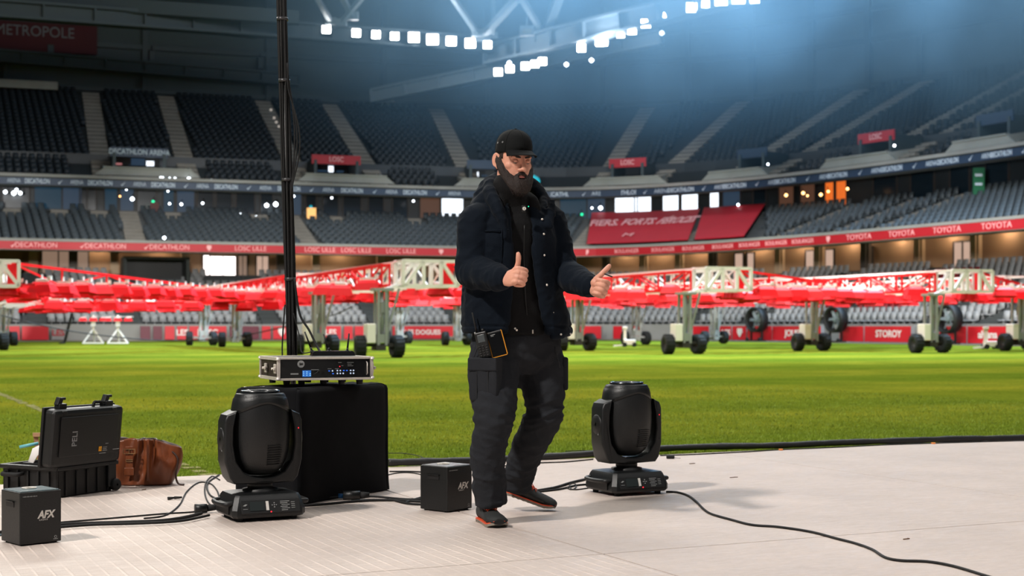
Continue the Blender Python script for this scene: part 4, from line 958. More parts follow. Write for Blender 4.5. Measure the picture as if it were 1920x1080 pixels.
# 2U rack case with controller
def rack():
    c = Vector((-1.075, 7.88, .612)); e = empty('rack_case', c, math.radians(22), label='small aluminium edged rack case with lit controls on the black cloth', cat='rack case')
    w, d, h, z0 = .52, .44, .124, .026
    mb = MB(); mb.box((0,.01,z0+h/2),(w-.01,d-.02,h-.008)); mb.build('case_body', mat('case_laminate', C(46,36,32), rough=.6), e)
    mb = MB(); t = .018
    for sx in (-1,1):
        for y in (-d/2+.004, d/2-.004): mb.box((sx*(w/2-.006),y,z0+h/2),(t*.9,t*.8,h),bev=.001)
        for z in (z0+t*.5, z0+h-t*.5): mb.box((sx*(w/2-.004),0,z),(t*.7,d,t),bev=.001)
    for z in (z0+.006, z0+h-.006):
        for y in (-d/2+.002, d/2-.002): mb.box((0,y,z),(w,.014,.012),bev=.001)
    mb.build('edge_frame', M_ALU, e)
    for sx in (-1,1):
        for y in (-d/2, d/2):
            for z in (z0+.01, z0+h-.01): mb = MB(); mb.lathe([(.013,-.004),(.011,.006),(.003,.010)], 12, (sx*(w/2-.003), y, z)); mb.build('ball_corner', M_ALU, e)
    for sx in (-1,1):
        for y in (-.185,.04):
            mb = MB(); x = sx*(w/2+.006); mb.box((x,y,z0+h*.5),(.010,.038,.05),bev=.002); mb.box((x+sx*.008,y-.014,z0+h*.5),(.008,.03,.016),bev=.002); mb.cyl((x+sx*.004,y,z0+h*.5),(x+sx*.02,y,z0+h*.5),.007,n=10)
            mb.build('butterfly_latch', M_ALU, e)
    MB().box((0,-d/2+.006,z0+h/2),(w-.035,.01,h-.026),bev=.001).build('front_panel', M_PLASG, e)
    F = Matrix.Translation((0,-d/2-.001,z0+h/2)); fp = [o for o in e.children if o.name.startswith('front_panel')][0]
    mb = MB(F); mb.cyl((-.135,.002,.025),(-.135,-.002,.025),.019,n=28); dk = mb.build('badge', M_LBL, fp, label='round grey badge')
    text('SM', .016, M_PLASD, dk, F @ Matrix.Translation((-.135,-.003,.025)) @ RX, 'lettering', .0005, 1, bold=.0004)
    MB(F).box((-.104,-.001,-.026),(.046,.004,.034),bev=.001).build('screen', emis('screen_blue', C(30,110,200), .9), fp, label='small blue lit screen')
    mb = MB(F); r = random.Random(4)
    for k in range(5):
        for j in range(3):
            if r.random() < .7: mb.box((-.122+k*.009, -.0035, -.017-j*.009),(.005+.003*r.random(),.001,.003))
    mb.build('screen_icons', emis('screen_cyan', C(170,225,255), 1.2), fp)
    mb = MB(F)
    mb.box((-.170,-.001,-.027),(.042,.003,.008)); mb.box((-.06,-.001,-.006),(.042,.002,.003))
    for (x, z, wd) in ((.077,.031,.018),(.135,.031,.036),(.13,.022,.022),(.135,.013,.03),(.09,.014,.01),(.02,-.002,.02),(.06,-.002,.02)): mb.box((x,-.001,z),(wd,.002,.002))
    mb.build('lettering', M_LBL, fp)
    mb = MB(F)
    for x, z in ((.018,-.013),(.039,-.028),(.098,-.012),(.115,-.012)): mb.box((x,-.002,z),(.008,.003,.004))
    mb.build('button', emis('button_blue', C(40,110,255), 1.5), fp, label='blue lit buttons')
    mb = MB(F)
    for x, z in ((.036,-.013),(.063,-.012),(.079,-.012),(.063,-.027),(.079,-.027),(.095,-.027),(.136,-.012),(.136,-.027),(.152,-.012),(.152,-.027)): mb.cyl((x,0,z),(x,-.003,z),.0042,n=8)
    mb.build('button', emis('button_white', C(215,230,255), .8), fp, label='white lit buttons')
    MB(F).cyl((.076,0,.010),(.076,-.003,.010),.003,n=8).build('led', M_REDL, fp)
    mb = MB(F); mb.tube(catmull([(-.07,-.002,-.03),(-.055,-.012,-.022),(-.038,-.014,-.008),(-.02,-.012,-.012),(-.008,-.004,-.018)],5),.0018,6); mb.cyl((-.028,0,-.018),(-.028,-.006,-.018),.010,n=14); mb.build('key_lead', M_PLASD, fp)
    for x, z in ((.225,.0),): 
        mb = MB(F); mb.tube([(x,0,.034),(x,-.014,.028),(x,-.014,-.028),(x,0,-.034)],.003,6); mb.build('rack_handle', M_ALU, fp)
    for x in (-.2,-.12,.0,.1,.2):
        for y in (-.17,.17): 
            mb = MB(); mb.cyl((x,y,0),(x,y,.028),.017,.02,12); mb.build('rubber_foot', M_RUB, e)
    return e
rack()
# router with antennas
e = empty('wireless_receiver', (-.985, 7.90, .763), math.radians(14), label='flat black wireless box with three stub antennas on the rack case', cat='router')
mb = MB(); mb.prism([(-.118,.001),(.118,.001),(.112,.020),(.104,.027),(-.104,.027),(-.112,.020)],-.06,.06); mb.build('body', M_PLASG, e)
for k, (x, a, b_) in enumerate(((-.108,-.22,.115),(-.01,-.20,.10),(.085,.07,.098))):
    q = Vector((math.sin(a*1.6), .05, math.cos(a*1.6)))*b_; mb = MB(); p = Vector((x,.03 if k != 1 else .06,.024)); mb.cyl(p, p+q*.2, .006, n=10); mb.cyl(p+q*.2, p+q, .0055, .0045, 10); mb.cyl(p-Vector((.01,0,0)), p+Vector((.01,0,0)), .007, n=8); mb.build('antenna', M_PLAS, e)
# mast with taped cable bundle
def mast():
    b0, t0 = Vector((-1.262, 8.42, 0)), Vector((-1.355, 8.42, 3.15)); e = empty('cable_mast', b0, label='tall thin black mast wrapped in taped cables, left of the man', cat='mast')
    mb = MB(); mb.cyl((0,0,0), t0-b0, .017, n=20); mb.build('pole', M_PLAS, e); mb = MB(); mb.box((0,0,.012),(.4,.4,.02),bev=.004); mb.cyl((0,0,.02),(0,0,.16),.034,n=18); mb.build('base_plate', M_PLASD, e)
    ax = (t0-b0)/3.15
    def at(z): return ax*z
    bands = (2.72, 2.36, 1.78, 1.2)
    rnd = random.Random(5)
    for k in range(9):
        a = PI*1.0+k*.42; pts = []
        for z in np.linspace(.75, 3.12, 26):
            r = .025+.003*math.sin(k*2.1+z*2.3); aa = a+.5*math.sin(z*1.3+k)
            off = Vector((math.cos(aa)*r, math.sin(aa)*r, 0))
            pts.append(at(z)+off)
        mb = MB(); mb.tube(pts, .0052+.0012*(k % 3), 6); mb.build('cable', M_RUB, e)
    for k, bulge in enumerate((.030,.045,.062)):      # slack loops on the right
        pts = [at(z)+Vector((.024+bulge*math.sin(PI*min(1,max(0,(z-1.70)/(.72-.05*k))))**1.3, -.018-.006*k, 0)) for z in np.linspace(1.66, 2.46, 22)]
        mb = MB(); mb.tube(pts, .0048, 6); mb.build('cable', M_RUB, e)
    for z in bands: 
        q = at(z); mb = MB(); mb.cyl(q-Vector((0,0,.009)), q+Vector((0,0,.009)), .034, n=20); mb.build('cable_tie', mat('tape_grey', C(58,58,60), rough=.3), e)
    mb = MB(); mb.tube(catmull([at(1.2)+Vector((.03,-.03,0)), at(1.0)+Vector((.055,-.04,0)), (.085,-.06,.90), (.14,-.1,.80),(.19,-.2,.75)], 8), .007, 8); mb.build('cable', M_RUB, e)
    mb = MB(); mb.tube(catmull([at(1.05)+Vector((-.03,-.03,0)), (-.07,-.05,.88),(-.072,-.06,.78),(-.06,-.1,.66)], 8), .0045, 8); mb.build('cable', M_RUB, e)
    mb = MB(); mb.tube(catmull([at(1.0)+Vector((.02,-.04,0)), (.03,-.05,.85),(.05,-.12,.775),(.12,-.2,.778)], 8), .0035, 8); mb.build('cable', M_RUB, e)
mast()
# spark machines with AFX lettering
def spark(loc, rz, label, topm):
    e = empty('spark_machine', loc, rz, label=label, cat='effect machine', group='black box effect machines')
    w, d, h = .185, .185, .22
    MB().box((0,0,.006+h/2),(w,d,h),bev=.004).build('body', M_PLAS, e)
    mb = MB(); mb.box((0,0,h+.007),(w-.012,d-.012,.004),bev=.001); mb.lathe([(.001,.0),(.032,.0),(.032,.004),(.028,.004),(.026,.001)], 24, (.0,.02,h+.009), 1); mb.build('top_plate', [topm, M_ALU], e)
    for sx in (-1,1):
        for sy in (-1,1): MB().cyl((sx*.07,sy*.07,0),(sx*.07,sy*.07,.008),.012,n=12).build('rubber_foot', M_RUB, e)
    mb = MB(); mb.box((-w/2-.001,0,.172),(.003,.075,.024),1); mb.box((-w/2-.004,0,.183),(.008,.08,.004)); mb.build('side_handle', [M_PLAS, M_BLACK], e)
    F = Matrix.Translation((0,-d/2-.0012,0)) @ RX; F2 = lambda x, z: Matrix.Translation((x,-d/2-.0012,z)) @ RX
    lt = text('AFX', .044, M_WHITE, e, F2(.022,.125), 'lettering', .0006, .86, shear=.25, bold=.0016)
    text('LIGHT', .0095, M_WHITE, lt, Matrix.Translation((-.010,-.021,.0)), 'lettering', .0004, 1.5)
    mb = MB()
    for k_ in range(14): mb.box((-.078+k_*.0046,-d/2-.001,.207),(.0030,.001,.0022+.0014*(k_%3)))
    mb.build('fine_print', M_LBL, e)
    mb = MB(); mb.box((0,0,0),(.020,.001,.003)); mb.lathe([(.006,-.0005),(.006,.0005),(.004,.0005),(.004,-.0005),(.006,-.0005)],16,(0,0,.009),R=Matrix.Rotation(PI/2,3,'X')); mb.build('logo_mark', M_LBL, e, Matrix.Translation((.066,-d/2-.001,.018)))
    return e
def corner_center(cx, cy, rz, w, d):    # centre from the nearest (front-left) corner
    R = Matrix.Rotation(rz, 3, 'Z'); return Vector((cx, cy, 0)) - R @ Vector((-w/2, -d/2, 0))
a1 = math.radians(43); spark(corner_center(-2.068, 6.05, a1, .185, .185), a1, 'black effect box machine nearest the bottom left corner', mat('top_teal_reflection', C(20,70,80), rough=.25))  # teal reflection put into the top plate colour
a2 = math.radians(50); spark(corner_center(-.321, 7.14, a2, .185, .185), a2, 'black effect box machine touching the standing leg of the man', mat('top_grey_reflection', C(130,128,128), rough=.3))  # dark top takes the light grey of its reflection as base colour

# open hard case
def hard_case():
    a = math.radians(63); N0 = Vector((-2.44, 7.73, 0)); e = empty('hard_case', N0, a, label='open black plastic equipment case with raised lid at the left', cat='equipment case')
    # local x runs along the hinge side (away from the camera), local y to the left
    Lx, Ly, H = .44, .40, .165
    mb = MB(); t = .014
    mb.box((Lx/2,Ly/2,.012),(Lx-.03,Ly-.03,.022)); 
    for c_, s_ in (((Lx/2,t/2,H/2+.006),(Lx,t,H)),((Lx/2,Ly-t/2,H/2+.006),(Lx,t,H)),((t/2,Ly/2,H/2+.006),(t,Ly,H)),((Lx-t/2,Ly/2,H/2+.006),(t,Ly,H))): mb.box(c_, s_, bev=.003)
    for k in range(5): mb.box((.06+k*.08,-.004,H*.45),(.014,.012,H*.8),bev=.003); mb.box((-.004,.06+k*.075,H*.45),(.012,.014,H*.8),bev=.003)
    mb.build('case_base', M_PLASD, e)
    mb = MB(); mb.box((Lx/2,-.006,H-.006),(Lx+.02,.03,.022),bev=.005); mb.box((Lx/2,Ly+.004,H-.006),(Lx+.02,.03,.022),bev=.005); mb.box((-.004,Ly/2,H-.006),(.03,Ly+.02,.022),bev=.005); mb.box((Lx+.004,Ly/2,H-.006),(.03,Ly+.02,.022),bev=.005); mb.build('rim', M_PLAS, e)
    mb = MB(); mb.tube(catmull([(-.01,Ly*.60,H-.04),(-.045,Ly*.62,H-.045),(-.05,Ly*.75,H-.045),(-.05,Ly*.88,H-.045),(-.01,Ly*.92,H-.04)],5),.012,8); mb.build('carry_handle', M_RUB, e)
    for x in (Lx-.02,):
        mb = MB(); mb.lathe([(.006,-.016),(.030,-.016),(.034,-.01),(.034,.01),(.030,.016),(.006,.016)], 20, (x,-.022,.036), 0, Matrix.Rotation(PI/2,3,'X')); mb.build('wheel', M_RUB, e); 
    mb = MB(); mb.box((Lx-.04,-.012,.09),(.06,.02,.13),bev=.006); mb.build('wheel_bracket', M_PLAS, e)
    # lid stands on the hinge edge, leaning outwards a little
    lid = empty('lid', (Lx/2-.03,-.004,H+.002)); lid.parent = e; lid.rotation_euler = (math.radians(6), 0, 0)
    W_, Hh, T = .53, .315, .085
    bm = MB(); bm.box((0,.02,Hh/2),(W_,T,Hh),bev=.022); 
    bm.box((0,-.026,Hh*.53),(W_-.09,.010,Hh-.10),bev=.004)
    bm.build('lid_shell', M_PLAS, lid)
    mb = MB(); mb.box((0,.062,Hh/2),(W_+.012,.018,Hh+.012),bev=.006); mb.build('lid_rim', M_PLASD, lid)
    mb = MB()
    for x in (-.19,.19): mb.box((x,-.012,Hh*.53),(.035,.022,Hh-.03),bev=.006)
    mb.build('lid_rib', M_PLAS, lid)
    for x in (-.175,.18):
        mb = MB(); mb.box((x,.03,Hh+.012),(.055,.04,.03),bev=.004); mb.box((x-.012,.035,Hh+.036),(.03,.03,.045),bev=.004,R=Matrix.Rotation(.35,3,'Y')); mb.box((x+.005,.03,Hh+.052),(.05,.012,.014),bev=.003); mb.build('latch', M_PLAS, lid)
    mb = MB(); mb.tube(catmull([(-.03+.10,.03,Hh),(-.02+.10,.03,Hh+.022),(.05+.05,.03,Hh+.022),(.13,.03,Hh+.02),(.135,.03,Hh)],5),.009,8); mb.build('lid_handle', M_RUB, lid)
    for x in (-.2,-.07,.07,.2): mb = MB(); mb.cyl((x-.03,.0,.0),(x+.03,.0,.0),.012,n=10); mb.build('hinge', M_PLASD, lid)
    FR = lambda x, z, r=0: Matrix.Translation((x,-.0325,z)) @ RX @ Matrix.Rotation(r, 4, 'Z')
    text('PELI', .052, M_LBL, lid, FR(-.115,.155,PI/2), 'lettering', .0008, .95, bold=.0006)
    mb = MB(); mb.box((.085,-.0325,.085),(.022,.0016,.026)); st = mb.build('sticker', mat('sticker_yellow', C(255,176,20), rough=.5), lid, label='yellow and black sticker')
    text('12', .018, M_BLACK, st, FR(.085,.085) @ Matrix.Translation((0,0,.001)), 'lettering', .0004, 1)
    mb = MB(); 
    for x, z, w_ in ((.122,.092,.032),(.120,.083,.028),(.122,.074,.036),(.105,.060,.05),(.135,.112,.022),(.21,.075,.05)): mb.box((x,-.0325,z),(w_,.0012,.004))
    mb.build('lettering', M_LBL, lid)
    return e
hard_case()
M_PAPER = mat('paper', C(222,218,214), rough=.8)
mb = MB(); pts = [(-.09,-.10,0),(.09,-.10,.01),(.10,.10,.02),(-.08,.11,.0)]
mb.add([(-.09,-.1,0),(0,-.11,.03),(.09,-.1,.01),(-.09,.02,.02),(0,.0,.07),(.09,.02,.04),(-.08,.12,.0),(0,.12,.03),(.1,.1,.02)]+[(-.09,-.1,-.003),(0,-.11,.027),(.09,-.1,.007),(-.09,.02,.017),(0,.0,.067),(.09,.02,.037),(-.08,.12,-.003),(0,.12,.027),(.1,.1,.017)], [(0,1,4,3),(1,2,5,4),(3,4,7,6),(4,5,8,7),(9,12,13,10),(10,13,14,11),(12,15,16,13),(13,16,17,14),(0,9,10,1),(1,10,11,2),(6,7,16,15),(7,8,17,16),(0,3,12,9),(3,6,15,12),(2,11,14,5),(5,14,17,8)], 0, True)
Tm = Matrix.Translation((-2.60, 7.96, .200)) @ Matrix.Rotation(.3, 4, 'Z') @ Matrix.Rotation(-.75, 4, 'Y')
tag(mb.build('crumpled_paper', M_PAPER, None, Tm), 'crumpled white sheet of paper lying in the open equipment case', 'paper')
MB().box((0,0,.09),(.30,.20,.14)).build('case_contents', M_BLACK, None, Matrix.Translation((-2.52,7.96,.02)) @ Matrix.Rotation(1.1,4,'Z')); tag([o for o in COL.objects if o.name == 'case_contents'][0], 'black packed gear lying inside the open equipment case', 'gear')
mb = MB(); mb.cyl((0,0,0),(.10,.02,.02),.009,n=12); tag(mb.build('marker_pen', mat('pen_cyan', C(110,190,200), rough=.4), None, Matrix.Translation((-2.77,8.10,.245))), 'pale blue pen sticking out of the open equipment case', 'pen')
e = empty('wooden_basket', (-2.62, 8.33, 0), .2, label='small slatted wooden basket behind the open equipment case', cat='basket')
for k in range(7):
    x = -.10+k*.034; MB().box((x,-.07,.16),(.026,.006,.30),R=Matrix.Rotation((k-3)*.05,3,'Y')).build('slat', mat('basket_wood', C(176,128,92), rough=.7, var=.15, vs=20), e)
mb = MB(); mb.box((0,-.078,.305),(.27,.012,.022)); mb.box((0,-.078,.10),(.22,.010,.018)); mb.box((0,0,.01),(.2,.14,.02)); mb.build('rail', mat('basket_rail', C(196,150,112), rough=.7), e)

# leather bag
M_LEATH = mat('brown_leather', C(118,62,34), rough=.34, var=.35, vs=7, bump=.35, bs=26, stretch=(1.6,1.6,.6)); M_LEATHD = mat('dark_leather', C(52,28,18), rough=.45)
def bag():
    e = empty('leather_bag', (-2.145, 8.42, 0), .10, label='slumped brown leather bag with a buckle beside the open equipment case', cat='bag')
    rings = []; n = 72; nz = 26
    for j in range(nz+1):
        t = j/nz; z = .004+.265*t; ring = []
        for i in range(n):
            a = 2*PI*i/n; hx = .155+.028*math.sin(PI*t)+.02*t; hy = .085-.035*t
            ex = 4; r = (abs(math.cos(a)/hx)**ex+abs(math.sin(a)/hy)**ex)**(-1/ex)
            f = .016*math.sin(a*9+2.5*t+1.5*noise.noise(Vector((math.cos(a)*2, math.sin(a)*2, t*1.5))))*(.3+.7*t)+.020*noise.noise(Vector((math.cos(a)*3, math.sin(a)*3, t*3)))
            x = r*math.cos(a); y = (r+f)*math.sin(a); x *= 1+f*1.2
            zz = z - (.05*t*t*max(0, (x-.03)/.15)) + .016*t*noise.noise(Vector((x*14, y*14, 1)))
            ring.append((x+.03*t*(1 if x > 0 else .2), y, zz))
        rings.append(ring)
    mb = MB(); mb.loft(rings, 0, False); mb.add(rings[0], [tuple(range(n))[::-1]]); 
    inner = [[(x*.93, y*.85, z-.004) for x, y, z in rings[-1]], [(x*.9, y*.8, z-.10) for x, y, z in rings[-1]]]
    mb.loft([rings[-1]]+inner, 1, False); mb.add(inner[-1], [tuple(range(n))], 1); mb.build('bag_body', [M_LEATH, M_LEATHD], e)
    mb = MB(); mb.box((-.075,-.098,.165),(.042,.006,.13),bev=.002); mb.box((-.075,-.100,.085),(.058,.010,.05),bev=.006); mb.box((.03,-.094,.15),(.014,.008,.24),bev=.002); mb.build('strap', M_LEATH, e)
    mb = MB()
    for a_, b_ in (((-.108,.19),(-.042,.19)),((-.108,.215),(-.042,.215)),((-.108,.19),(-.108,.215)),((-.042,.19),(-.042,.215)),((-.075,.19),(-.075,.215)),((-.095,.145),(-.055,.145)),((-.095,.155),(-.055,.155))): mb.bar((a_[0],-.106,a_[1]),(b_[0],-.106,b_[1]),.0035)
    mb.build('buckle', mat('brass_dull', C(190,160,120), rough=.3, metal=.9), e)
    mb = MB(); mb.tube(catmull([(.155,-.04,.20),(.195,-.06,.15),(.185,-.07,.06),(.20,-.08,.012),(.235,-.09,.006)],6),.006,8); mb.build('shoulder_strap', M_LEATHD, e)
bag()

# ------------------------------------------------------------------ floor cables and edge hose
def fc(pts, r, lab, z=None, k=8, m=None):
    q = [G(x, y, (z or r)) for x, y in pts]; return cable('floor_cable', q, r, m or M_RUB, lab, 'cable', k)
fc([(100,984),(160,981),(230,979),(300,976),(345,970),(378,962)], .0075, 'thick black floor cable running from the nearest effect box to the plugs')
fc([(104,989),(170,984),(240,982),(310,979),(350,975),(392,966)], .0065, 'lowest of the black floor cables left of the left stage light', z=.012)
fc([(104,980),(180,974),(250,968),(310,963),(360,960),(400,955)], .004, 'thin black floor cable above the thick ones at left')
fc([(270,972),(310,966),(336,947),(350,922),(372,905),(395,907),(408,922),(411,938)], .004, 'thin black floor cable arching up beside the left stage light')
fc([(-30,1000),(0,998),(20,994)], .008, 'black cable end left of the nearest effect box'); fc([(-30,1003),(0,1003),(18,1003)], .005, 'thin blue black cable left of the nearest effect box', m=mat('cable_blue', C(20,50,62), rough=.5))
fc([(411,890),(392,903),(388,915),(396,930),(418,938)], .005, 'looped black cable at the left foot of the left stage light'); fc([(412,900),(398,893),(386,905),(384,925),(392,944),(410,952)], .004, 'outer looped black cable left of the left stage light')
e = empty('power_plug', G(388,962,.0), .35, label='large black power connector lying left of the left stage light', cat='connector')
MB().cyl((-.06,0,.024),(.0,0,.024),.023,.022,18).build('plug_body', M_PLAS, e); MB().cyl((0,0,.024),(.075,.01,.03),.017,.014,14).build('plug_sleeve', M_RUB, e)
fc([(568,948),(610,945),(650,941),(700,938),(745,938),(800,941),(812,942)], .007, 'black floor cable along the foot of the draped case')
fc([(575,940),(620,933),(668,933),(700,931),(760,936),(810,936)], .006, 'second black floor cable at the foot of the draped case', z=.012)
fc([(690,912),(720,893),(755,886),(790,890),(812,904)], .0035, 'thin black cable rising in front of the draped case and over to the effect box')
e = empty('power_plug', G(668,937,.0), .1, label='large black power connector in front of the draped case', cat='connector')
MB().cyl((-.07,0,.024),(.02,0,.024),.024,.023,18).build('plug_body', M_PLAS, e); MB().cyl((.02,0,.024),(.07,0,.024),.02,.014,14).build('plug_sleeve', M_RUB, e); MB().cyl((-.095,0,.022),(-.07,0,.022),.012,n=12).build('plug_pin', mat('plug_blue', C(30,90,150), rough=.4), e, label='blue plug collar')
for i, (pts, r, lab) in enumerate((
    ([(730,936),(765,944),(800,946),(815,945)], .006, 'lowest coil of black cable left of the second effect box'),
    ([(760,942),(785,934),(806,930),(812,934)], .006, 'middle coil of black cable left of the second effect box'),
    ([(808,912),(803,918),(803,928),(812,936)], .004, 'small upright loop of black cable beside the second effect box'),
    ([(728,850),(755,850),(785,855),(806,866)], .003, 'thin black cable on the grass edge right of the draped case'),
    ([(730,884),(770,884),(808,886)], .0045, 'thin black cable above the second effect box at the stage edge'),
    ([(884,880),(950,873),(1010,868),(1060,866),(1112,861)], .0045, 'thin black cable behind the legs of the man along the stage edge'),
    ([(1000,921),(1040,914),(1070,905),(1100,898)], .0075, 'thick black cable running into the back of the right stage light'),
    ([(1010,922),(1050,917),(1080,910),(1104,908)], .0055, 'second black cable between the shoe and the right stage light'),
    ([(1060,914),(1072,918),(1080,913),(1077,906),(1068,909),(1075,918),(1110,914)], .0035, 'small looped black lead before the right stage light'),
    ([(1249,922),(1270,923),(1290,929),(1305,940),(1320,955),(1335,964),(1370,974),(1410,984),(1460,988),(1520,997),(1570,1010),(1605,1019),(1635,1030),(1660,1045),(1690,1051),(1740,1053),(1790,1062),(1850,1080),(1900,1095)], .0058, 'long black cable snaking across the pale floor at the right'),
    ([(1238,854),(1300,852),(1400,847),(1464,843),(1560,839),(1660,834),(1780,830),(1920,826),(2000,824)], .0045, 'thin dark cable lying parallel to the rubber strip at the right'),
    ([(1060,846),(1100,845),(1130,849)], .003, 'thin black wire on the grass left of the right stage light'))):
    fc(pts, r, lab)
# orange clips on that cable
for x, y, t_ in ((1464,843,'left'),(1750,831,'right')): tag(MB().box(G(x,y,.006),(.03,.02,.012),bev=.003).build('cable_clip', mat('clip_orange', C(240,140,60), rough=.5)), 'tiny orange clip on the dark cable at the stage edge, %s one' % t_, 'clip')
mb = MB(); pts = []; rnd = random.Random(2)
px = [(728,869),(800,867),(900,862),(1000,857),(1110,852),(1240,842),(1340,838),(1460,835),(1560,831),(1680,827),(1800,823),(1920,820),(2060,815)]
pts = catmull([G(x, y, .022)+Vector((0,0,rnd.uniform(-.004,.006))) for x, y in px], 10)
mb.tube(pts, [.024+.005*noise.noise(Vector((i*.35,0,0))) for i in range(len(pts))], 10); tag(mb.build('rubber_strip', mat('rubber_strip', C(26,26,28), rough=.5, bump=.4, bs=20)), 'long black rubber hose lying between the floor panels and the grass', 'hose')
# scraps
mb = MB()
for p_, q_, r_ in (((-.035,0,.008),(.0,.005,.010),.009),((0,.005,.010),(.04,-.004,.012),.008),((.01,.0,.01),(.03,.02,.006),.006),((-.01,0,.01),(-.02,.018,.006),.006)): mb.cyl(p_, q_, r_, r_*.6, 8)
tag(mb.build('glove_scrap', M_RUB, None, Matrix.Translation(G(327,937)) @ Matrix.Rotation(.3,4,'Z')), 'scrap of black gaffer tape lying left of the left stage light', 'scrap')
mb = MB(); mb.box((0,0,.012),(.055,.035,.022),bev=.005); mb.tube([(.027,0,.01),(.05,.004,.004),(.07,0,.003)],.0015,6); tag(mb.build('pocket_block', M_RUB, None, Matrix.Translation(G(1257,860))), 'small black block lying right of the right stage light', 'block')
for i, (x, y, w_) in enumerate(((1298,870,.04),(1376,896,.05),(1700,1012,.03),(269,919,.02))):
    mb = MB(); mb.bar((-w_/2,0,.002),(w_/2,.01,.004),.004); mb.bar((0,0,.003),(.01,.015,.005),.003); tag(mb.build('twig', mat('twig_brown', C(120,90,70), rough=.9), None, Matrix.Translation(G(x,y))), 'tiny brown scrap on the pale floor, %s' % ('nearest the right stage light','farther right of the stage light','near the bottom right cable','in front of the leather bag')[i], 'scrap')
# ------------------------------------------------------------------ THE MAN
def remesh(mb, voxel, name, smooth=3, fac=.5):
    me = mb.mesh(name, True); o = bpy.data.objects.new('tmp', me); COL.objects.link(o)
    m = o.modifiers.new('r', 'REMESH'); m.mode = 'VOXEL'; m.voxel_size = voxel; m.use_smooth_shade = True
    if smooth: s = o.modifiers.new('s', 'SMOOTH'); s.factor = fac; s.iterations = smooth
    dg = bpy.context.evaluated_depsgraph_get(); out = bpy.data.meshes.new_from_object(o.evaluated_get(dg)); bpy.data.objects.remove(o); bpy.data.meshes.remove(me)
    out.name = name; return out
def interp_path(keys, k):      # keys: list of (Vector, *radii)
    pts = catmull([Vector(q[0]) for q in keys], k); out = []
    n = len(keys)
    for i, p in enumerate(pts):
        t = i/k; j = min(int(t), n-2); f = t-j; f = f*f*(3-2*f) if True else f
        out.append((p,)+tuple(a+(b-a)*f for a, b in zip(keys[j][1:], keys[j+1][1:])))
    return out
def limb(mb, keys, k=6, n=20, round0=True, round1=True, ref=None, mi=0):
    """tapered tube through keys (point, ra, rb); rounded ends"""
    path = interp_path([(q[0], q[1], q[2] if len(q) > 2 else q[1]) for q in keys], k); rings = []; prev = None
    for i, (p, ra, rb) in enumerate(path):
        t = (path[min(i+1, len(path)-1)][0] - path[max(i-1, 0)][0]).normalized()
        r0 = ref if ref is not None else Vector((1,0,0)); a = r0 - t*r0.dot(t)
        if a.length < .2: a = Vector((0,1,0)) - t*t.y
        a.normalize(); b = t.cross(a)
        rings.append((p, t, a, b, ra, rb))
    def ring(p, a, b, ra, rb): return [p + a*math.cos(2*PI*j/n)*ra + b*math.sin(2*PI*j/n)*rb for j in range(n)]
    R = [ring(p, a, b, ra, rb) for p, t, a, b, ra, rb in rings]
    if round0:
        p, t, a, b, ra, rb = rings[0]; pre = []
        for ang in (80, 55, 30): s, c = math.sin(math.radians(ang)), math.cos(math.radians(ang)); pre.append(ring(p-t*s*min(ra, rb), a, b, ra*c, rb*c))
        R = pre + R
    if round1:
        p, t, a, b, ra, rb = rings[-1]
        for ang in (30, 55, 80): s, c = math.sin(math.radians(ang)), math.cos(math.radians(ang)); R.append(ring(p+t*s*min(ra, rb), a, b, ra*c, rb*c))
    mb.loft(R, mi, True, True, True)
def ellipsoid(mb, c, r, R=None, n=20, mi=0):
    R = R or Matrix.Identity(3); c = Vector(c); rings = []
    for k in range(1, 12):
        th = PI*k/12; rings.append([c + R @ Vector((r[0]*math.sin(th)*math.cos(2*PI*j/n), r[1]*math.sin(th)*math.sin(2*PI*j/n), -r[2]*math.cos(th))) for j in range(n)])
    mb.loft(rings, mi)
def rings_loft(mb, lv, yaw=0.0, n=40, ex=2.0, mi=0):
    """lv: list of (center Vector, rx, ry)"""
    Rz = Matrix.Rotation(yaw, 3, 'Z'); R = []
    for c, rx, ry in lv:
        r = []
        for j in range(n):
            a = 2*PI*j/n; ca, sa = math.cos(a), math.sin(a); f = (abs(ca)**ex+abs(sa)**ex)**(-1/ex) if ex != 2 else 1
            r.append(Vector(c)+Rz @ Vector((rx*ca*f, ry*sa*f, 0)))
        R.append(r)
    mb.loft(R, mi)
def displace(me, fn):
    n = len(me.vertices); co = np.empty(n*3); no = np.empty(n*3); me.vertices.foreach_get('co', co); me.vertices.foreach_get('normal', no)
    co = co.reshape(-1, 3); no = no.reshape(-1, 3); out = co.copy()
    for i in range(n):
        out[i] = fn(Vector(co[i]), Vector(no[i]))
    me.vertices.foreach_set('co', out.ravel()); me.update()
def fold(v, s, seed=0, sharp=1.0):
    w = noise.noise(v*5+Vector((seed,0,0)))*.5
    x = noise.noise(Vector((v.x*s[0]+seed, v.y*s[1]+seed*.7+w, v.z*s[2]+w*2))); return (1-min(1, abs(x)*2.2))**1.2*sharp
M_SKIN = mat('skin', C(226,164,140), rough=.5, var=.05, vs=40, spec=.4, bump=.08, bs=300)
M_SKIN.node_tree.nodes['Principled BSDF'].inputs['Subsurface Weight'].default_value = .12
M_SKIN.node_tree.nodes['Principled BSDF'].inputs['Subsurface Radius'].default_value = (.02,.008,.004)
M_JACK = mat('jacket_navy', C(7,17,28), rough=.85, bump=.15, bs=160, spec=.15, sheen=.03); M_LINE = mat('jacket_lining', C(12,17,22), rough=.85)
M_HOODIE = mat('hoodie_black', C(26,26,27), rough=.9, bump=.3, bs=200, spec=.15); M_TROU = mat('trousers_charcoal', C(42,44,48), rough=.9, var=.07, vs=14, bump=.25, bs=260, spec=.12)
M_TROUD = mat('trousers_seam', C(34,36,40), rough=.85)
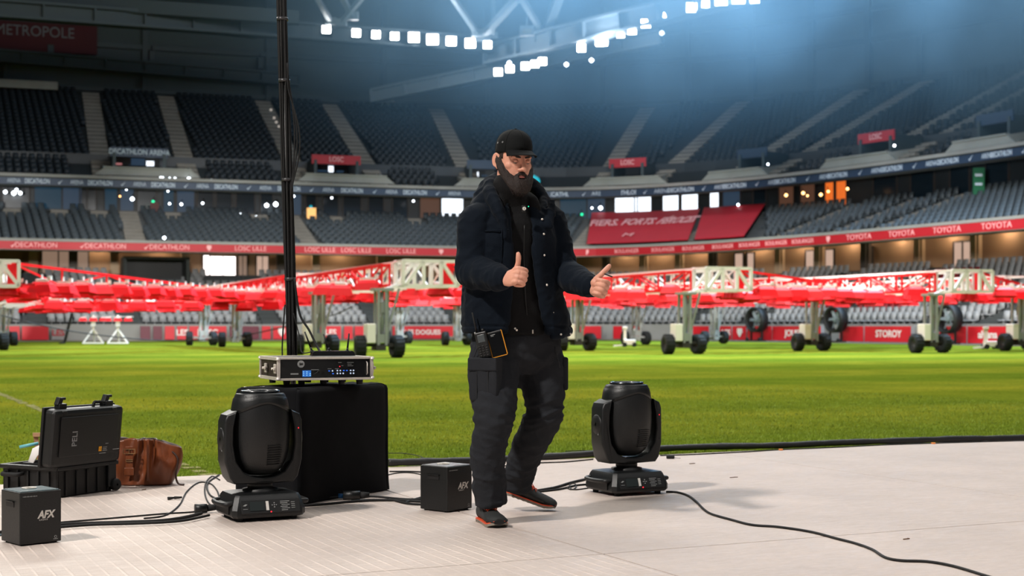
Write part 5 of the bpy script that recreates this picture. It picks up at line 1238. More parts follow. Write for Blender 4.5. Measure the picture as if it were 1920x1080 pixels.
M_CAP = mat('cap_black', C(16,18,19), rough=.85, bump=.2, bs=300, spec=.2); M_HAIR = mat('hair_dark', C(46,32,26), rough=.6, var=.3, vs=120); M_BEARD = mat('beard_dark', C(36,24,19), rough=.65, var=.35, vs=150, bump=.5, bs=260)
M_ORANGE = mat('shoe_orange', C(232,84,44), rough=.5); M_SHOE = mat('shoe_dark', C(40,42,42), rough=.7, bump=.3, bs=300, var=.1, vs=40); M_SHOEB = mat('shoe_black', C(22,22,23), rough=.75); M_SOLE = mat('shoe_sole', C(140,130,118), rough=.7)
TY = math.radians(22)           # torso turned to the right of the photo
RT = Matrix.Rotation(TY, 3, 'Z')
# joints
pel = P(966, 622, 6.92); chest = P(962, 450, 6.88); nb = P(962, 388, 6.88)
shR, shL = P(893, 408, 6.79), P(1028, 406, 6.97); elR, elL = P(885, 508, 6.76), P(1056, 512, 6.93); wrR, wrL = P(942, 523, 6.53), P(1107, 538, 6.70)
hipR, knR, anR = P(926, 640, 6.88), P(926, 778, 6.70), P(919, 938, 6.76); hipL, knL, anL = P(1008, 636, 6.98), P(1025, 778, 6.96), P(972, 900, 7.20)
SHR = (G(936,991), G(936,991)+Vector((-.085,.283,0)))
_t = P(1041,958,7.22); _t.z = 0; SHL = (_t, _t+(P(948,925,7.26)-_t).normalized()*.285)
HC = P(963, 301, 6.80); HR = Matrix.Rotation(math.radians(27), 3, 'Z') @ Matrix.Rotation(math.radians(9), 3, 'X') @ Matrix.Rotation(math.radians(0), 3, 'Y')
def HL(v): return HC + HR @ Vector(v)
HM = Matrix.Translation(HC) @ HR.to_4x4()

def hand(mb, W0, xd, up, mirror, s=1.0):
    """thumbs-up fist. xd: towards the knuckles, up: thumb direction, palm side = y * mirror"""
    xd = xd.normalized(); z = (up - xd*up.dot(xd)).normalized(); y = z.cross(xd)*mirror
    def L(a, b, c): return W0 + (xd*a + y*b + z*c)*s
    # palm block: stacked elliptical sections from wrist to knuckles
    limb(mb, [(L(-.03,0,0), .026, .031), (L(.0,0,0), .026, .031), (L(.03,.002,.0), .023, .040), (L(.060,.001,-.001), .020, .043), (L(.082,.0,-.002), .016, .041)], 5, 20, ref=y)
    for k, (zz, ln, r) in enumerate(((.032,.044,.0107), (.0105,.048,.0112), (-.011,.045,.0106), (-.0315,.036,.0095))):
        f = (1, 1.02, 1, .93)[k]
        limb(mb, [(L(.070,-.006,zz), r*1.05), (L(.088*f,-.004,zz), r*1.08), (L(.100*f,.010,zz*1.0), r), (L(.103*f,.030,zz*.98), r*1.02), (L(.094*f,.041,zz*.97), r*.98), (L(.076*f,.042,zz*.96), r*.95), (L(.060*f,.034,zz*.95), r*.9), (L(.052*f,.024,zz*.95), r*.85)], 4, 12)
    # thumb: leaves the side of the palm near its base
    limb(mb, [(L(.014,.012,.018), .019), (L(.034,.020,.036), .0175), (L(.050,.021,.055), .0135), (L(.060,.016,.075), .0122), (L(.068,.008,.096), .0125), (L(.070,.002,.110), .0105)], 5, 14)
    ellipsoid(mb, L(.030,.018,.022), (.022*s,)*3)
    return L
def body():
    mb = MB()
    # head
    lv = [(.117,.0,.015,.02),(.108,.0,.045,.060),(.085,.004,.064,.084),(.055,.005,.073,.096),(.02,.005,.0755,.097),(0,.001,.0745,.0925),(-.03,-.004,.072,.087),(-.06,-.011,.065,.079),(-.085,-.022,.055,.066),(-.105,-.035,.043,.050),(-.118,-.042,.026,.033)]
    R = []
    for z, cy, rx, ry in lv:
        r = []
        for j in range(40):
            a = 2*PI*j/40; ca, sa = math.cos(a), math.sin(a); ex = 2.25; f = (abs(ca)**ex+abs(sa)**ex)**(-1/ex)
            r.append(HL((rx*ca*f, cy+ry*sa*f, z)))
        R.append(r)
    mb.loft(R[::-1])
    limb(mb, [(HL((0,-.088,.022)), .007,.007), (HL((0,-.096,.006)), .0075,.008), (HL((0,-.107,-.014)), .009,.010), (HL((0,-.114,-.032)), .0125,.012)], 5, 14)
    for s in (-1, 1):
        ellipsoid(mb, HL((s*.012,-.102,-.038)), (.009,.011,.008)); ellipsoid(mb, HL((s*.030,-.081,.020)), (.024,.012,.008), HR); ellipsoid(mb, HL((s*.040,-.050,-.022)), (.028,.027,.024), HR)
        ellipsoid(mb, HL((s*.084,.012,-.004)), (.0060,.022,.031), HR @ Matrix.Rotation(s*-.45, 3, 'Z'))
        pts = [HL((s*(.087+.0065*math.cos(t)), .013+.019*math.cos(t), -.002+.030*math.sin(t))) for t in np.linspace(-1.7, 3.0, 16)]
        for a_, b_ in zip(pts[:-1], pts[1:]): limb(mb, [(a_, .0048), (b_, .0048)], 1, 8)
        ellipsoid(mb, HL((s*.082,.006,-.036)), (.005,.008,.010))
    ellipsoid(mb, HL((0,-.086,-.062)), (.026,.012,.014), HR)
    limb(mb, [(HL((0,.022,-.04)), .060,.062), (HL((0,.038,-.10)), .056,.058), (nb+Vector((0,.01,.045)), .058,.06), (nb+Vector((0,.02,-.04)), .085,.07)], 5, 24)
    # trunk
    def T(px, py, D): return P(px, py, D)
    rings_loft(mb, [(pel+Vector((0,0,-.11)), .10,.08), (pel+Vector((0,0,-.04)), .160,.105), (pel+Vector((0,0,.06)), .150,.10), (T(962,560,6.9), .135,.092), (T(961,500,6.9), .150,.10), (T(961,440,6.89), .170,.108), (T(961,405,6.88), .155,.09), (T(961,390,6.88), .09,.07)], TY)
    for sh, el, wr in ((shR, elR, wrR), (shL, elL, wrL)):
        limb(mb, [(nb.lerp(sh, .5)+Vector((0,0,-.02)), .05), (sh, .053), (sh.lerp(el,.5), .046), (el, .038), (el.lerp(wr,.4), .038), (wr, .027,.030)], 6, 20)
    for hp, kn, an, (toe_, heel_) in ((hipR, knR, anR, SHR), (hipL, knL, anL, SHL)):
        limb(mb, [(hp+Vector((0,0,.02)), .085), (hp.lerp(kn,.5), .070), (kn, .052), (kn.lerp(an,.35), .050), (an, .034), (an+Vector((0,0,-.03)), .035)], 6, 20)
        fu = Vector((0,0,1)); limb(mb, [(an+Vector((0,0,-.03)), .030), (heel_.lerp(toe_,.26)+fu*.060, .026), (heel_.lerp(toe_,.5)+fu*.046, .024), (heel_.lerp(toe_,.75)+fu*.038, .018)], 5, 14)
    # hands
    hand(mb, wrR + (wrR-elR).normalized()*.02, Vector((.62,-.66,.18)), Vector((.40,.05,1)), 1, 1.0)
    hand(mb, wrL + (wrL-elL).normalized()*.02, Vector((.58,-.74,-.10)), Vector((.34,.05,1)), -1, 1.02)
    me = remesh(mb, .0034, 'person', 2, .45)
    HI = HM.inverted()
    def f(v, n):
        if v.z < HC.z-.16: return v
        q = HI @ v; d = Vector((0,0,0))
        for s in (-1, 1):
            g_ = math.exp(-(((q.x-s*.031)/.017)**2+((q.z-.002)/.011)**2)) if q.y < -.04 else 0; d.y += .0085*g_
            g_ = math.exp(-(((q.x-s*.031)/.012)**2+((q.z+.001)/.006)**2)) if q.y < -.04 else 0; d.y -= .004*g_
        return HM @ (q+d)
    displace(me, f)
    return me
person = link_mesh('person', body(), M_SKIN, None)
tag(person, 'bearded man in black cap and navy jacket walking on the stage with both thumbs up', 'person')
person.data.polygons.foreach_set('use_smooth', [True]*len(person.data.polygons))
def part(name, me_or_mb, m, parent=None, label=None):
    me = me_or_mb.mesh(name) if isinstance(me_or_mb, MB) else me_or_mb
    o = link_mesh(name, me, m, parent or person)
    if label: o['label'] = label
    return o
# eyes, lids, brows, lips
for s in (-1, 1):
    mb = MB(); ellipsoid(mb, HL((s*.031,-.0775,-.001)), (.0125,)*3); ey = part('eye', mb, mat('eye_white', C(150,138,130), rough=.3))
    mb = MB(); ellipsoid(mb, HL((s*.032,-.0880,-.0070)), (.0050,.0022,.0030), HR, 12); part('iris', mb, M_BLACK, ey)
    mb = MB()
    for t0, z0, yy in ((0, -.0035, -.0885),):
        mb.tube([HL((s*(.031+.0145*u), yy+.007*u*u, z0-.0040*(1-u*u)+.0005)) for u in np.linspace(-1, 1, 9)], .0013, 6)
    part('eyelashes', mb, M_HAIR)
    mb = MB(); ring = []
    Rr = []
    for k in range(8):
        th = PI*.05+PI*.62*k/7; Rr.append([HL((s*.031+.0145*math.sin(th)*math.cos(a), -.0775+.0138*math.sin(th)*math.sin(a), -.0005+.0132*math.cos(th))) for a in np.linspace(PI, 2*PI, 14)])
    mb.loft(Rr, 0, False, False); part('eyelid', mb, M_SKIN)
    mb = MB(); pts = [HL((s*(.012+.040*u), -.0965+.020*u*u+.002, .0175+.006*math.sin(u*2.2)-.004*u)) for u in np.linspace(0, 1, 9)]
    mb.tube(pts, [.0026,.004,.0048,.005,.0048,.0042,.0036,.003,.0016], 8); 
    rnd = random.Random(3+s)
    for k in range(70):
        u = rnd.random(); q = HL((s*(.012+.040*u), -.1000+.020*u*u, .0195+.006*math.sin(u*2.2)-.004*u+rnd.uniform(-.003,.003))); d = HR @ Vector((s*.006, -.001, .003+rnd.uniform(-.002,.002)))
        mb.add([q, q+HR @ Vector((0,0,.0009)), q+d], [(0,1,2)])
    part('eyebrow', mb, M_HAIR)
mb = MB(); ellipsoid(mb, HL((0,-.0970,-.0725)), (.0165,.0065,.0042), HR); ellipsoid(mb, HL((0,-.0945,-.0660)), (.013,.004,.0025), HR); part('lips', remesh(mb, .0012, 'lips', 2), mat('lip_pink', C(178,104,96), rough=.45), label='muted pink lips')
# beard: shell from sideburns over the jaw, with loose strands
def beard():
    prof = [(117,.0,.015,.02),]
    lv = [(.117,.0,.015,.02),(.085,.004,.064,.084),(.055,.005,.073,.096),(.02,.005,.0755,.097),(0,.001,.0745,.0925),(-.03,-.004,.072,.087),(-.06,-.011,.065,.079),(-.085,-.022,.056,.068),(-.105,-.035,.047,.056),(-.13,-.040,.040,.048),(-.165,-.044,.030,.036)]
    def surf(a, z, off):          # a: angle from the front, positive to +x
        for q0, q1 in zip(lv[:-1], lv[1:]):
            if q1[0] <= z <= q0[0]: break
        t = (q0[0]-z)/(q0[0]-q1[0]); cy, rx, ry = (q0[i]+(q1[i]-q0[i])*t for i in (1,2,3))
        ca, sa = math.sin(a), -math.cos(a); f = (abs(ca)**2.25+abs(sa)**2.25)**(-1/2.25)
        return Vector(((rx+off)*ca*f, cy+(ry+off)*sa*f, z))
    ktop = [(0,-.047),(.16,-.048),(.36,-.058),(.55,-.068),(.75,-.060),(1.0,-.042),(1.25,-.012),(1.45,.022),(1.62,.030)]
    kbot = [(0,-.164),(.4,-.160),(.8,-.146),(1.1,-.120),(1.35,-.080),(1.62,-.020)]
    def ip(k, a):
        a = abs(a)
        for (a0,v0),(a1,v1) in zip(k[:-1], k[1:]):
            if a0 <= a <= a1: t = (a-a0)/(a1-a0); return v0+(v1-v0)*(t*t*(3-2*t))
        return k[-1][1]
    mb = MB(); na, nt = 60, 26; R0 = []; R1 = []
    for i in range(na+1):
        a = -1.6+3.2*i/na; zt, zb = ip(ktop, a), ip(kbot, a); r0, r1 = [], []
        for j in range(nt+1):
            t = j/nt; z = zt+(zb-zt)*t
            th = .0035+.024*math.sin(min(1, t*1.25)*PI*.5)*max(0, math.cos(a*.75))+.002+.006*min(1,abs(a))*min(1,t*2)
            if abs(a) < .24 and -.079 < z < -.064: th = .002       # mouth opening shows the lips
            if abs(a) < .5 and z > -.064: th = .011+.004*math.cos(a*3)
            th *= min(1, .4+3*t)*min(1, (1-t)*4+.35)
            th += .0018*noise.noise(Vector((a*22, z*160, 1)))+.0022*noise.noise(Vector((a*9, z*60, 4)))
            r0.append(HL(surf(a, z, th))); r1.append(HL(surf(a, z, -.012)))
        R0.append(r0+r1[::-1])
    mb.loft(R0, 0, True, True, True)
    rnd = random.Random(11)
    for k in range(5200):
        a = rnd.uniform(-1.55, 1.55); zt, zb = ip(ktop, a), ip(kbot, a); t = rnd.random(); z = zt+(zb-zt)*t
        if abs(a) < .22 and -.079 < z < -.066: continue
        th = .0035+.024*math.sin(min(1, t*1.25)*PI*.5)*max(0, math.cos(a*.75))
        if abs(a) < .5 and z > -.061: th = .012
        th *= min(1, .4+3*t)*min(1, (1-t)*4+.35)
        p0 = surf(a, z, th-.001); L_ = rnd.uniform(.006,.013); nrm = Vector((math.sin(a), -math.cos(a), 0))
        d = Vector((rnd.uniform(-.35,.35), rnd.uniform(-.3,.1), -1)).normalized()*L_ + nrm*rnd.uniform(.0005,.0045); w = Vector((math.cos(a), math.sin(a), 0))*.00055
        mb.add([HL(p0-w), HL(p0+w), HL(p0+d)], [(0,1,2)])
    return part('beard', mb, M_BEARD, label='full dark brown beard')
beard()
# short hair at the temples under the cap
mb = MB(); Rr = []
for i in range(31):
    a = -PI*.30+ (2*PI-2*PI*.20)*i/30
for s in (-1, 1):
    R0 = []
    for i in range(13):
        a = 1.22+(PI-1.22)*i/12; sa, ca = math.sin(a)*s, -math.cos(a); zb = .008 if a < 1.7 else (-.010-.045*min(1, (a-1.7)/1.0)); 
        f = (abs(sa)**2.25+abs(ca)**2.25)**(-1/2.25)
        col = [HL((.078*sa*f+.0*s, .004+.099*ca*f, z)) for z in np.linspace(.070, zb, 6)] + [HL((.066*sa*f, .004+.085*ca*f, z)) for z in np.linspace(zb, .070, 6)]
        R0.append(col)
    mb.loft(R0, 0, True, True, True)
part('hair', mb, M_HAIR, label='short dark hair below the cap')
# cap
def cap():
    mb = MB(); lv = [(.030,.0815,.103,.006),(.045,.083,.104,.006),(.070,.082,.102,.006),(.095,.077,.095,.005),(.115,.067,.083,.004),(.130,.052,.064,.003),(.140,.034,.042,.002),(.1445,.016,.02,.002),(.1455,.003,.004,.002)]
    def ring(z, rx, ry, cy, k=0): return [HL(((rx-k)*math.cos(2*PI*j/48), cy+(ry-k)*math.sin(2*PI*j/48), z + (.016*max(0,-math.sin(2*PI*j/48)) if z < .04 else 0))) for j in range(48)]
    R = [ring(z, rx, ry, cy) for z, rx, ry, cy in lv]; Ri = [ring(z, rx, ry, cy, .003) for z, rx, ry, cy in lv[:5]]
    mb.loft([r for r in Ri[::-1]]+R, 0, False); cp = part('cap', mb, M_CAP)
    mb = MB(); ellipsoid(mb, HL((0,.002,.1465)), (.007,.007,.004), HR); part('cap_button', mb, M_CAP, cp)
    mb = MB()
    for k in range(6):
        a = PI/6+k*PI/3; pts = [HL((rx*math.cos(a)*1.006, cy+ry*math.sin(a)*1.006, z)) for z, rx, ry, cy in lv[1:]]; mb.tube(pts, .0011, 5)
    part('seam', mb, M_CAP, cp)
    mb = MB(); R = []
    for i in range(25):          # visor
        u = -1+2*i/24; a = u*1.02; row = []; c2 = math.cos(a)
        for j in range(9):
            t = j/8; ext = .064*t*(1-.62*abs(u)**2.6)
            x = (.0815+ext*.22)*math.sin(a)*1.0; y = .006-.103*math.cos(a)-ext; z = .054-.020*t*(1-.2*abs(u)) - .012*u*u*(t*.9+.35)
            row.append(Vector((x, y, z)))
        R.append([HL(q) for q in row]+[HL(q-Vector((0,0,.0035))) for q in row[::-1]])
    mb.loft(R, 0, True, True, True); part('visor', mb, M_CAP, cp)
    for x, y, z in ((-.078,-.028,.083),(-.083,.012,.078)):
        q = HL((x, y, z)); n_ = (HR @ Vector((x, y*.8, .02))).normalized(); mb = MB(); Rq = n_.to_track_quat('Z','Y').to_matrix(); mb.lathe([(.0042,0),(.0042,.002),(.0026,.002),(.0026,0)], 12, q, 0, Rq); part('eyelet', mb, M_LBL, cp)
    return cp
cap()
# hoodie
def TL(z, D=None):            # trunk centre at height z
    pts = [(.80,(966,6.93)),(.905,(966,6.92)),(1.06,(961,6.90)),(1.26,(958,6.89)),(1.41,(959,6.885)),(1.48,(960,6.88)),(1.60,(961,6.87))]
    for (z0,q0),(z1,q1) in zip(pts[:-1], pts[1:]):
        if z0 <= z <= z1: t = (z-z0)/(z1-z0); x = q0[0]+(q1[0]-q0[0])*t; D = q0[1]+(q1[1]-q0[1])*t; return Vector(((x-CX)/FPX*D, D, z))
    x, D = pts[-1][1] if z > 1.5 else pts[0][1]; return Vector(((x-CX)/FPX*D, D, z))
mb = MB(); rings_loft(mb, [(TL(.885), .212,.160), (TL(.93), .205,.155), (TL(1.05), .178,.138), (TL(1.2), .178,.135), (TL(1.32), .180,.132), (TL(1.41), .168,.120), (TL(1.46), .12,.095), (TL(1.50), .085,.082)], TY)
limb(mb, [(TL(1.44), .095), (TL(1.50), .085), (HL((0,.030,-.155)), .078,.080), (HL((0,.020,-.118)), .076,.082)], 5, 28, ref=RT @ Vector((1,0,0)))
limb(mb, [(TL(1.44)+RT@Vector((-.085,-.085,0)), .03), (TL(1.52)+RT@Vector((-.080,-.06,0)), .028), (TL(1.55)+RT@Vector((-.055,.03,0)), .028)], 5, 12); limb(mb, [(TL(1.44)+RT@Vector((.085,-.085,0)), .03), (TL(1.52)+RT@Vector((.080,-.06,0)), .028), (TL(1.55)+RT@Vector((.055,.03,0)), .028)], 5, 12)
me = remesh(mb, .006, 'hoodie', 4)
displace(me, lambda v, n: v + n*(.005*fold(v, (9,9,7), 1)*.6 + .004*fold(v, (22,22,9), 5)*.5))
hoodie = part('hoodie', me, M_HOODIE)
def on_torso(ang, z, rx, ry, off=0):
    c = TL(z); a = math.radians(ang); return c + RT @ Vector(((rx+off)*math.sin(a), -(ry+off)*math.cos(a), 0))
mb = MB(); mb.tube([on_torso(2, z, .184-.0*z, .143, .004) for z in np.linspace(.91, 1.40, 20)], .003, 6); part('zip', mb, M_PLASD, hoodie)
def badge(px, py, D, r, m, name, par, label=None):
    mb = MB(); q = P(px, py, D); mb.cyl(q+Vector((0,.01,0)), q, r, n=18); return part(name, mb, m, par, label)
# clip-on microphone with white badge, green led
mic = part('clip_microphone', MB().box(P(982,392,6.715), (.020,.014,.034), bev=.003), M_PLASD, None, 'small black clip-on microphone')
badge(983, 391, 6.706, .0085, M_WHITE, 'badge', mic, 'round white badge'); badge(991, 387, 6.706, .0025, emis('led_green', C(0,230,150), 2.0), 'led', mic)
text('S', .013, M_BLACK, mic, Matrix.Translation(P(983,391,6.704)) @ RX, 'lettering', .0004, 1.0)
# chest print: thin arc and dots
mb = MB(); mb.tube([on_torso(34+6*math.cos(t), 1.375+.026*math.sin(t), .182, .134, .010) for t in np.linspace(1.7, 4.9, 14)], .0016, 5); part('chest_print', mb, M_LBL, hoodie, 'thin grey curved print')
for z, a_ in ((1.345, 33), (1.336, 36)): 
    mb = MB(); ellipsoid(mb, on_torso(a_, z, .182, .134, .010), (.0028,)*3, n=8); part('chest_print', mb, M_LBL, hoodie)

# jacket
def jacket():
    mb = MB()
    lv = [ (.895,.266,.185,31,24),(.915,.270,.190,30,24),(.98,.262,.187,28,24),(1.06,.246,.180,24,23),(1.16,.232,.175,21,22),(1.26,.226,.170,20,21),(1.34,.222,.164,20,22),(1.41,.205,.150,24,26),(1.455,.175,.132,30,32),(1.485,.140,.118,38,38),(1.505,.118,.108,46,44)]
    th = .020; R = []
    shift = lambda z: RT @ Vector((.0,0,0))
    for z, rx, ry, aL, aR in lv:
        c = TL(z)+(Vector((.010,0,0)) if z < 1.0 else Vector((0,0,0))); a0, a1 = math.radians(aR), 2*PI-math.radians(aL); n = 60; o_, i_ = [], []
        for k in range(n+1):
            a = a0+(a1-a0)*k/n; ca, sa = math.sin(a), -math.cos(a); f = (abs(ca)**2.3+abs(sa)**2.3)**(-1/2.3)
            zz = z
            if z < .93: zz = z-.030*max(0, math.cos(a-a0*1.0))**4*(1 if a < PI else .0)   # right front corner hangs lower
            o_.append(Vector((c.x, c.y, zz))+RT @ Vector((rx*ca*f, ry*sa*f, 0))); i_.append(Vector((c.x, c.y, zz))+RT @ Vector(((rx-th)*ca*f, (ry-th)*sa*f, 0)))
        R.append(o_+i_[::-1])
    mb.loft(R, 0, True, True, True)
    # sleeves
    for sh, el, wr, k in ((shR, elR, wrR, 1.0), (shL, elL, wrL, .96)):
        ax = (wr-el).normalized()
        limb(mb, [(nb.lerp(sh,.55)+Vector((0,.0,-.045)), .070*k), (sh+Vector((0,0,-.015)), .080*k), (sh.lerp(el,.35), .080*k), (sh.lerp(el,.75), .077*k), (el, .076*k), (el.lerp(wr,.35), .072*k), (el.lerp(wr,.75), .062*k), (wr-ax*.012, .055*k)], 6, 26)
        limb(mb, [(wr-ax*.055, .058*k), (wr-ax*.018, .056*k)], 3, 26)
    # shoulder line and hood
    limb(mb, [(TL(1.455)+RT@Vector((-.15,.0,.0)), .055,.055), (TL(1.49)+RT@Vector((-.08,.03,0)), .05), (TL(1.50)+RT@Vector((0,.07,0)), .05), (TL(1.49)+RT@Vector((.08,.03,0)), .05), (TL(1.45)+RT@Vector((.15,0,0)), .055)], 6, 18)
    hood = [(on_torso(-24, 1.34, .222, .166, -.006), .012,.024), (on_torso(-28, 1.41, .205, .152, .0), .020,.034), (P(931,388,6.74), .026,.040), (P(920,364,6.82), .034,.046), (P(925,346,6.93), .042,.050), (P(960,344,7.01), .048,.050), (P(996,352,7.02), .040,.044), (P(1013,370,6.97), .026,.034), (P(1020,390,6.88), .016,.026), (on_torso(30, 1.40, .205, .152, -.004), .012,.022)]
    limb(mb, hood, 6, 18)
    limb(mb, [(P(936,332,6.93), .028), (P(919,346,6.92), .038), (P(908,366,6.89), .044), (P(900,388,6.87), .050)], 5, 16)
    limb(mb, [(P(914,372,6.86), .045,.05), (P(900,396,6.84), .055,.06), (P(893,420,6.82), .06,.06)], 5, 16)
    limb(mb, [(P(968,338,7.0), .034), (P(1000,350,6.99), .032), (P(1014,368,6.95), .028), (P(1026,388,6.95), .04)], 5, 14)
    limb(mb, [(P(1036,376,6.87), .006,.014), (P(1034,394,6.84), .008,.022), (P(1027,425,6.80), .008,.024)], 5, 14, ref=RT @ Vector((0,-1,0)))     # stand collar right
    # front plackets
    for sgn, angs in ((-1, (40,30,24,21,22,25,29)), (1, (42,30,22,20,21,23,25))):
        zs = (1.50,1.45,1.36,1.26,1.14,1.02,.90); pr = (.124,.16,.21,.222,.232,.25,.268); pq = (.108,.130,.160,.170,.176,.184,.190)
        keys = []
        for z, a, rx, ry in zip(zs, angs, pr, pq): keys.append((on_torso(sgn*a, z, rx, ry, -.006), .012, .026))
        limb(mb, keys, 5, 12, ref=RT @ Vector((0,-1,0)))
    # bottom hem tube
    pts = []
    me = remesh(mb, .0065, 'jacket', 4, .5)
    def f(v, n):
        w = .0045*fold(v, (7,7,9), 2)+.003*fold(v, (18,18,24), 8)
        for el, sh, wr in ((elR, shR, wrR), (elL, shL, wrL)):
            d = (v-el).length; g_ = math.exp(-(d/.16)**2)
            ax = (sh-el).normalized() if (v-sh).length < (v-wr).length else (wr-el).normalized()
            t = (v-el).dot(ax); w += g_*.012*(fold(Vector((v.x*.4, v.y*.4, t)), (9,9,17), 3)-.35)
            dw = (v-wr).length; w += .002*math.exp(-(dw/.07)**2)*math.sin((v-wr).dot((wr-el).normalized())*220+3*noise.noise(v*12))
        if v.z < 1.0 and v.z > .86: w += .006*math.exp(-((v.z-.925)/.006)**2)*-1 
        return v+n*w
    displace(me, f)
    return part('jacket', me, M_JACK)
jk = jacket()
mb = MB()
for a, z, rx, ry in ((24,1.43,.200,.150),(22,1.37,.216,.163),(21,1.30,.222,.170),(21,1.12,.236,.178),(23,.99,.258,.188)): ellipsoid(mb, on_torso(a+3, z, rx, ry, .008), (.006,.004,.006), n=10)
snaps = []
for a, z, rx, ry in ((26,1.43,.200,.150),(25,1.36,.218,.163),(24,1.26,.226,.172),(24,1.12,.238,.178),(27,.99,.258,.188)):
    m1 = MB(); ellipsoid(m1, on_torso(a+2, z, rx, ry, .010), (.0055,.004,.0055), n=10); part('snap_button', m1, M_ALU, jk)
for px, py in ((966,616),(969,619),(1052,627),(1070,626)): m1 = MB(); ellipsoid(m1, P(px,py,6.72), (.005,.004,.005), n=8); part('snap_button', m1, M_ALU, jk)
# pocket flap seams on the left chest of the photo
mb = MB(); mb.tube([on_torso(-20-30*t, 1.375-.006*t, .222, .168, .012) for t in np.linspace(0,1,10)], .0035, 6); mb.tube([on_torso(-28, z, .228, .172, .012) for z in np.linspace(1.375, 1.22, 10)], .003, 6); part('seam', mb, M_JACK, jk)
# inner cuffs and bracelet
mb = MB(); ax = (wrR-elR).normalized(); mb.tube([wrR+ax*.012+(ax.cross(Vector((0,0,1))).normalized()*math.cos(t)+Vector((0,0,1))*math.sin(t))*.033 for t in np.linspace(0, 2*PI, 20)], .003, 6); part('bracelet', mb, M_LBL)

# trousers
def trousers():
    mb = MB(); y2 = math.radians(14)
    rings_loft(mb, [(pel+Vector((0,0,.06)), .165,.120), (pel+Vector((0,0,.0)), .200,.140), (pel+Vector((0,0,-.07)), .215,.148), (pel+Vector((0,0,-.14)), .205,.135), (pel+Vector((0,.01,-.20)), .15,.10)], y2, ex=2.3)
    limb(mb, [(P(927,640,6.89), .105,.115), (P(925,700,6.82), .122,.115), (P(927,740,6.76), .108,.105), (P(927,775,6.71), .092,.092), (P(921,815,6.71), .082,.088), (P(915,855,6.73), .080,.086), (P(917,900,6.75), .074,.080), (P(920,945,6.77), .070,.078)], 6, 28, round1=False)
    limb(mb, [(P(1007,636,6.99), .105,.115), (P(1014,690,6.97), .116,.112), (P(1020,735,6.95), .098,.10), (P(1021,772,6.94), .088,.09), (P(1008,805,6.98), .082,.086), (P(991,838,7.05), .080,.084), (P(978,875,7.13), .074,.078), (P(968,908,7.20), .068,.072)], 6, 28, round1=False)
    limb(mb, [(P(950,700,6.93), .06), (P(985,705,6.95), .06)], 4, 18)
    me = remesh(mb, .0065, 'trousers', 4, .5)
    def f(v, n):
        y = HY-FPX*(v.z-CH)/v.y; s_ = 0
        kneeR = math.exp(-((v.z-.50)/.07)**2); ank = math.exp(-((v.z-.16)/.06)**2); mid = .4
        w = .0045*fold(v, (9,9,16), 3)*.8 + .003*fold(v, (20,20,30), 9)*.6
        q = noise.noise(Vector((v.x*8, v.y*8, 1)))
        sl = v.z + v.x*.35*(1 if v.x < .05 else -1)
        w += (.0085*kneeR+.008*ank+.004)*(fold(Vector((v.x*.55, v.y*.55, sl)), (7,7,19), 6)-.35) + .004*(fold(v, (16,16,7), 12)-.4)
        return v+n*w
    displace(me, f); return part('trousers', me, M_TROU)
tr = trousers()
# knee pad panels, cargo pockets, seams, belt
def patch(name, pts, thick, m, parent, voxel=.004):
    mb = MB(); 
    for a, b_ in zip(pts[:-1], pts[1:]): limb(mb, [(a[0], a[1], a[2]), (b_[0], b_[1], b_[2])], 3, 16, ref=Vector((1,0,0)))
    return part(name, remesh(mb, voxel, name, 3), m, parent)
def cpocket(cx, cy, D, w, h, d, yaw, name='cargo_pocket'):
    e = MB(); c = P(cx, cy, D); R = Matrix.Rotation(yaw, 3, 'Z')
    e.box(c, (w, d, h), bev=.014, R=R); me = e.mesh(name); bm = bmesh.new(); bm.from_mesh(me); bmesh.ops.subdivide_edges(bm, edges=bm.edges[:], cuts=4, use_grid_fill=True); bm.to_mesh(me); bm.free()
    displace(me, lambda v, n: v+n*(.004*fold(v, (14,14,20), 4)+.004*math.sin(v.x*90+v.z*20)*.5))
    me.polygons.foreach_set('use_smooth', [True]*len(me.polygons)); pk = part(name, me, M_TROU, tr)
    f = MB(); f.box(c+Vector((0,0,h*.36))+R@Vector((0,-.008,0)), (w*1.04, d, h*.30), bev=.006, R=R); part('pocket_flap', f, M_TROU, pk)
    s = MB(); p0 = c+R@Vector((0,-d/2-.004,0)); 
    for x in (-.2, .2): s.bar(p0+R@Vector((x*w,0,-h*.42)), p0+R@Vector((x*w,0,h*.2)), .003, .004)
    part('pocket_seam', s, M_TROUD, pk); return pk
cpocket(911, 712, 6.700, .145, .200, .070, math.radians(-26))
mb = MB(); mb.box(P(1057,700,6.98), (.03,.12,.16), bev=.01, R=Matrix.Rotation(.1,3,'Z')); part('cargo_pocket', mb, M_TROU, tr)
mb = MB(); mb.tube([P(965+3*t, 640+70*t, 6.765+.045*t) for t in np.linspace(0,1,8)], .003, 6); part('fly_seam', mb, M_TROUD, tr)
mb = MB(); mb.box(P(999,622,6.765), (.006,.006,.018), bev=.001); part('zip_pull', mb, M_ALU, hoodie)
mb = MB(); mb.tube([P(900-14*t, 640+35*t, 6.745+.0*t) for t in np.linspace(0,1,6)], .003, 6); mb.tube([P(1040+10*t, 650+40*t, 6.86) for t in np.linspace(0,1,6)], .003, 6); part('pocket_seam', mb, M_TROUD, tr)

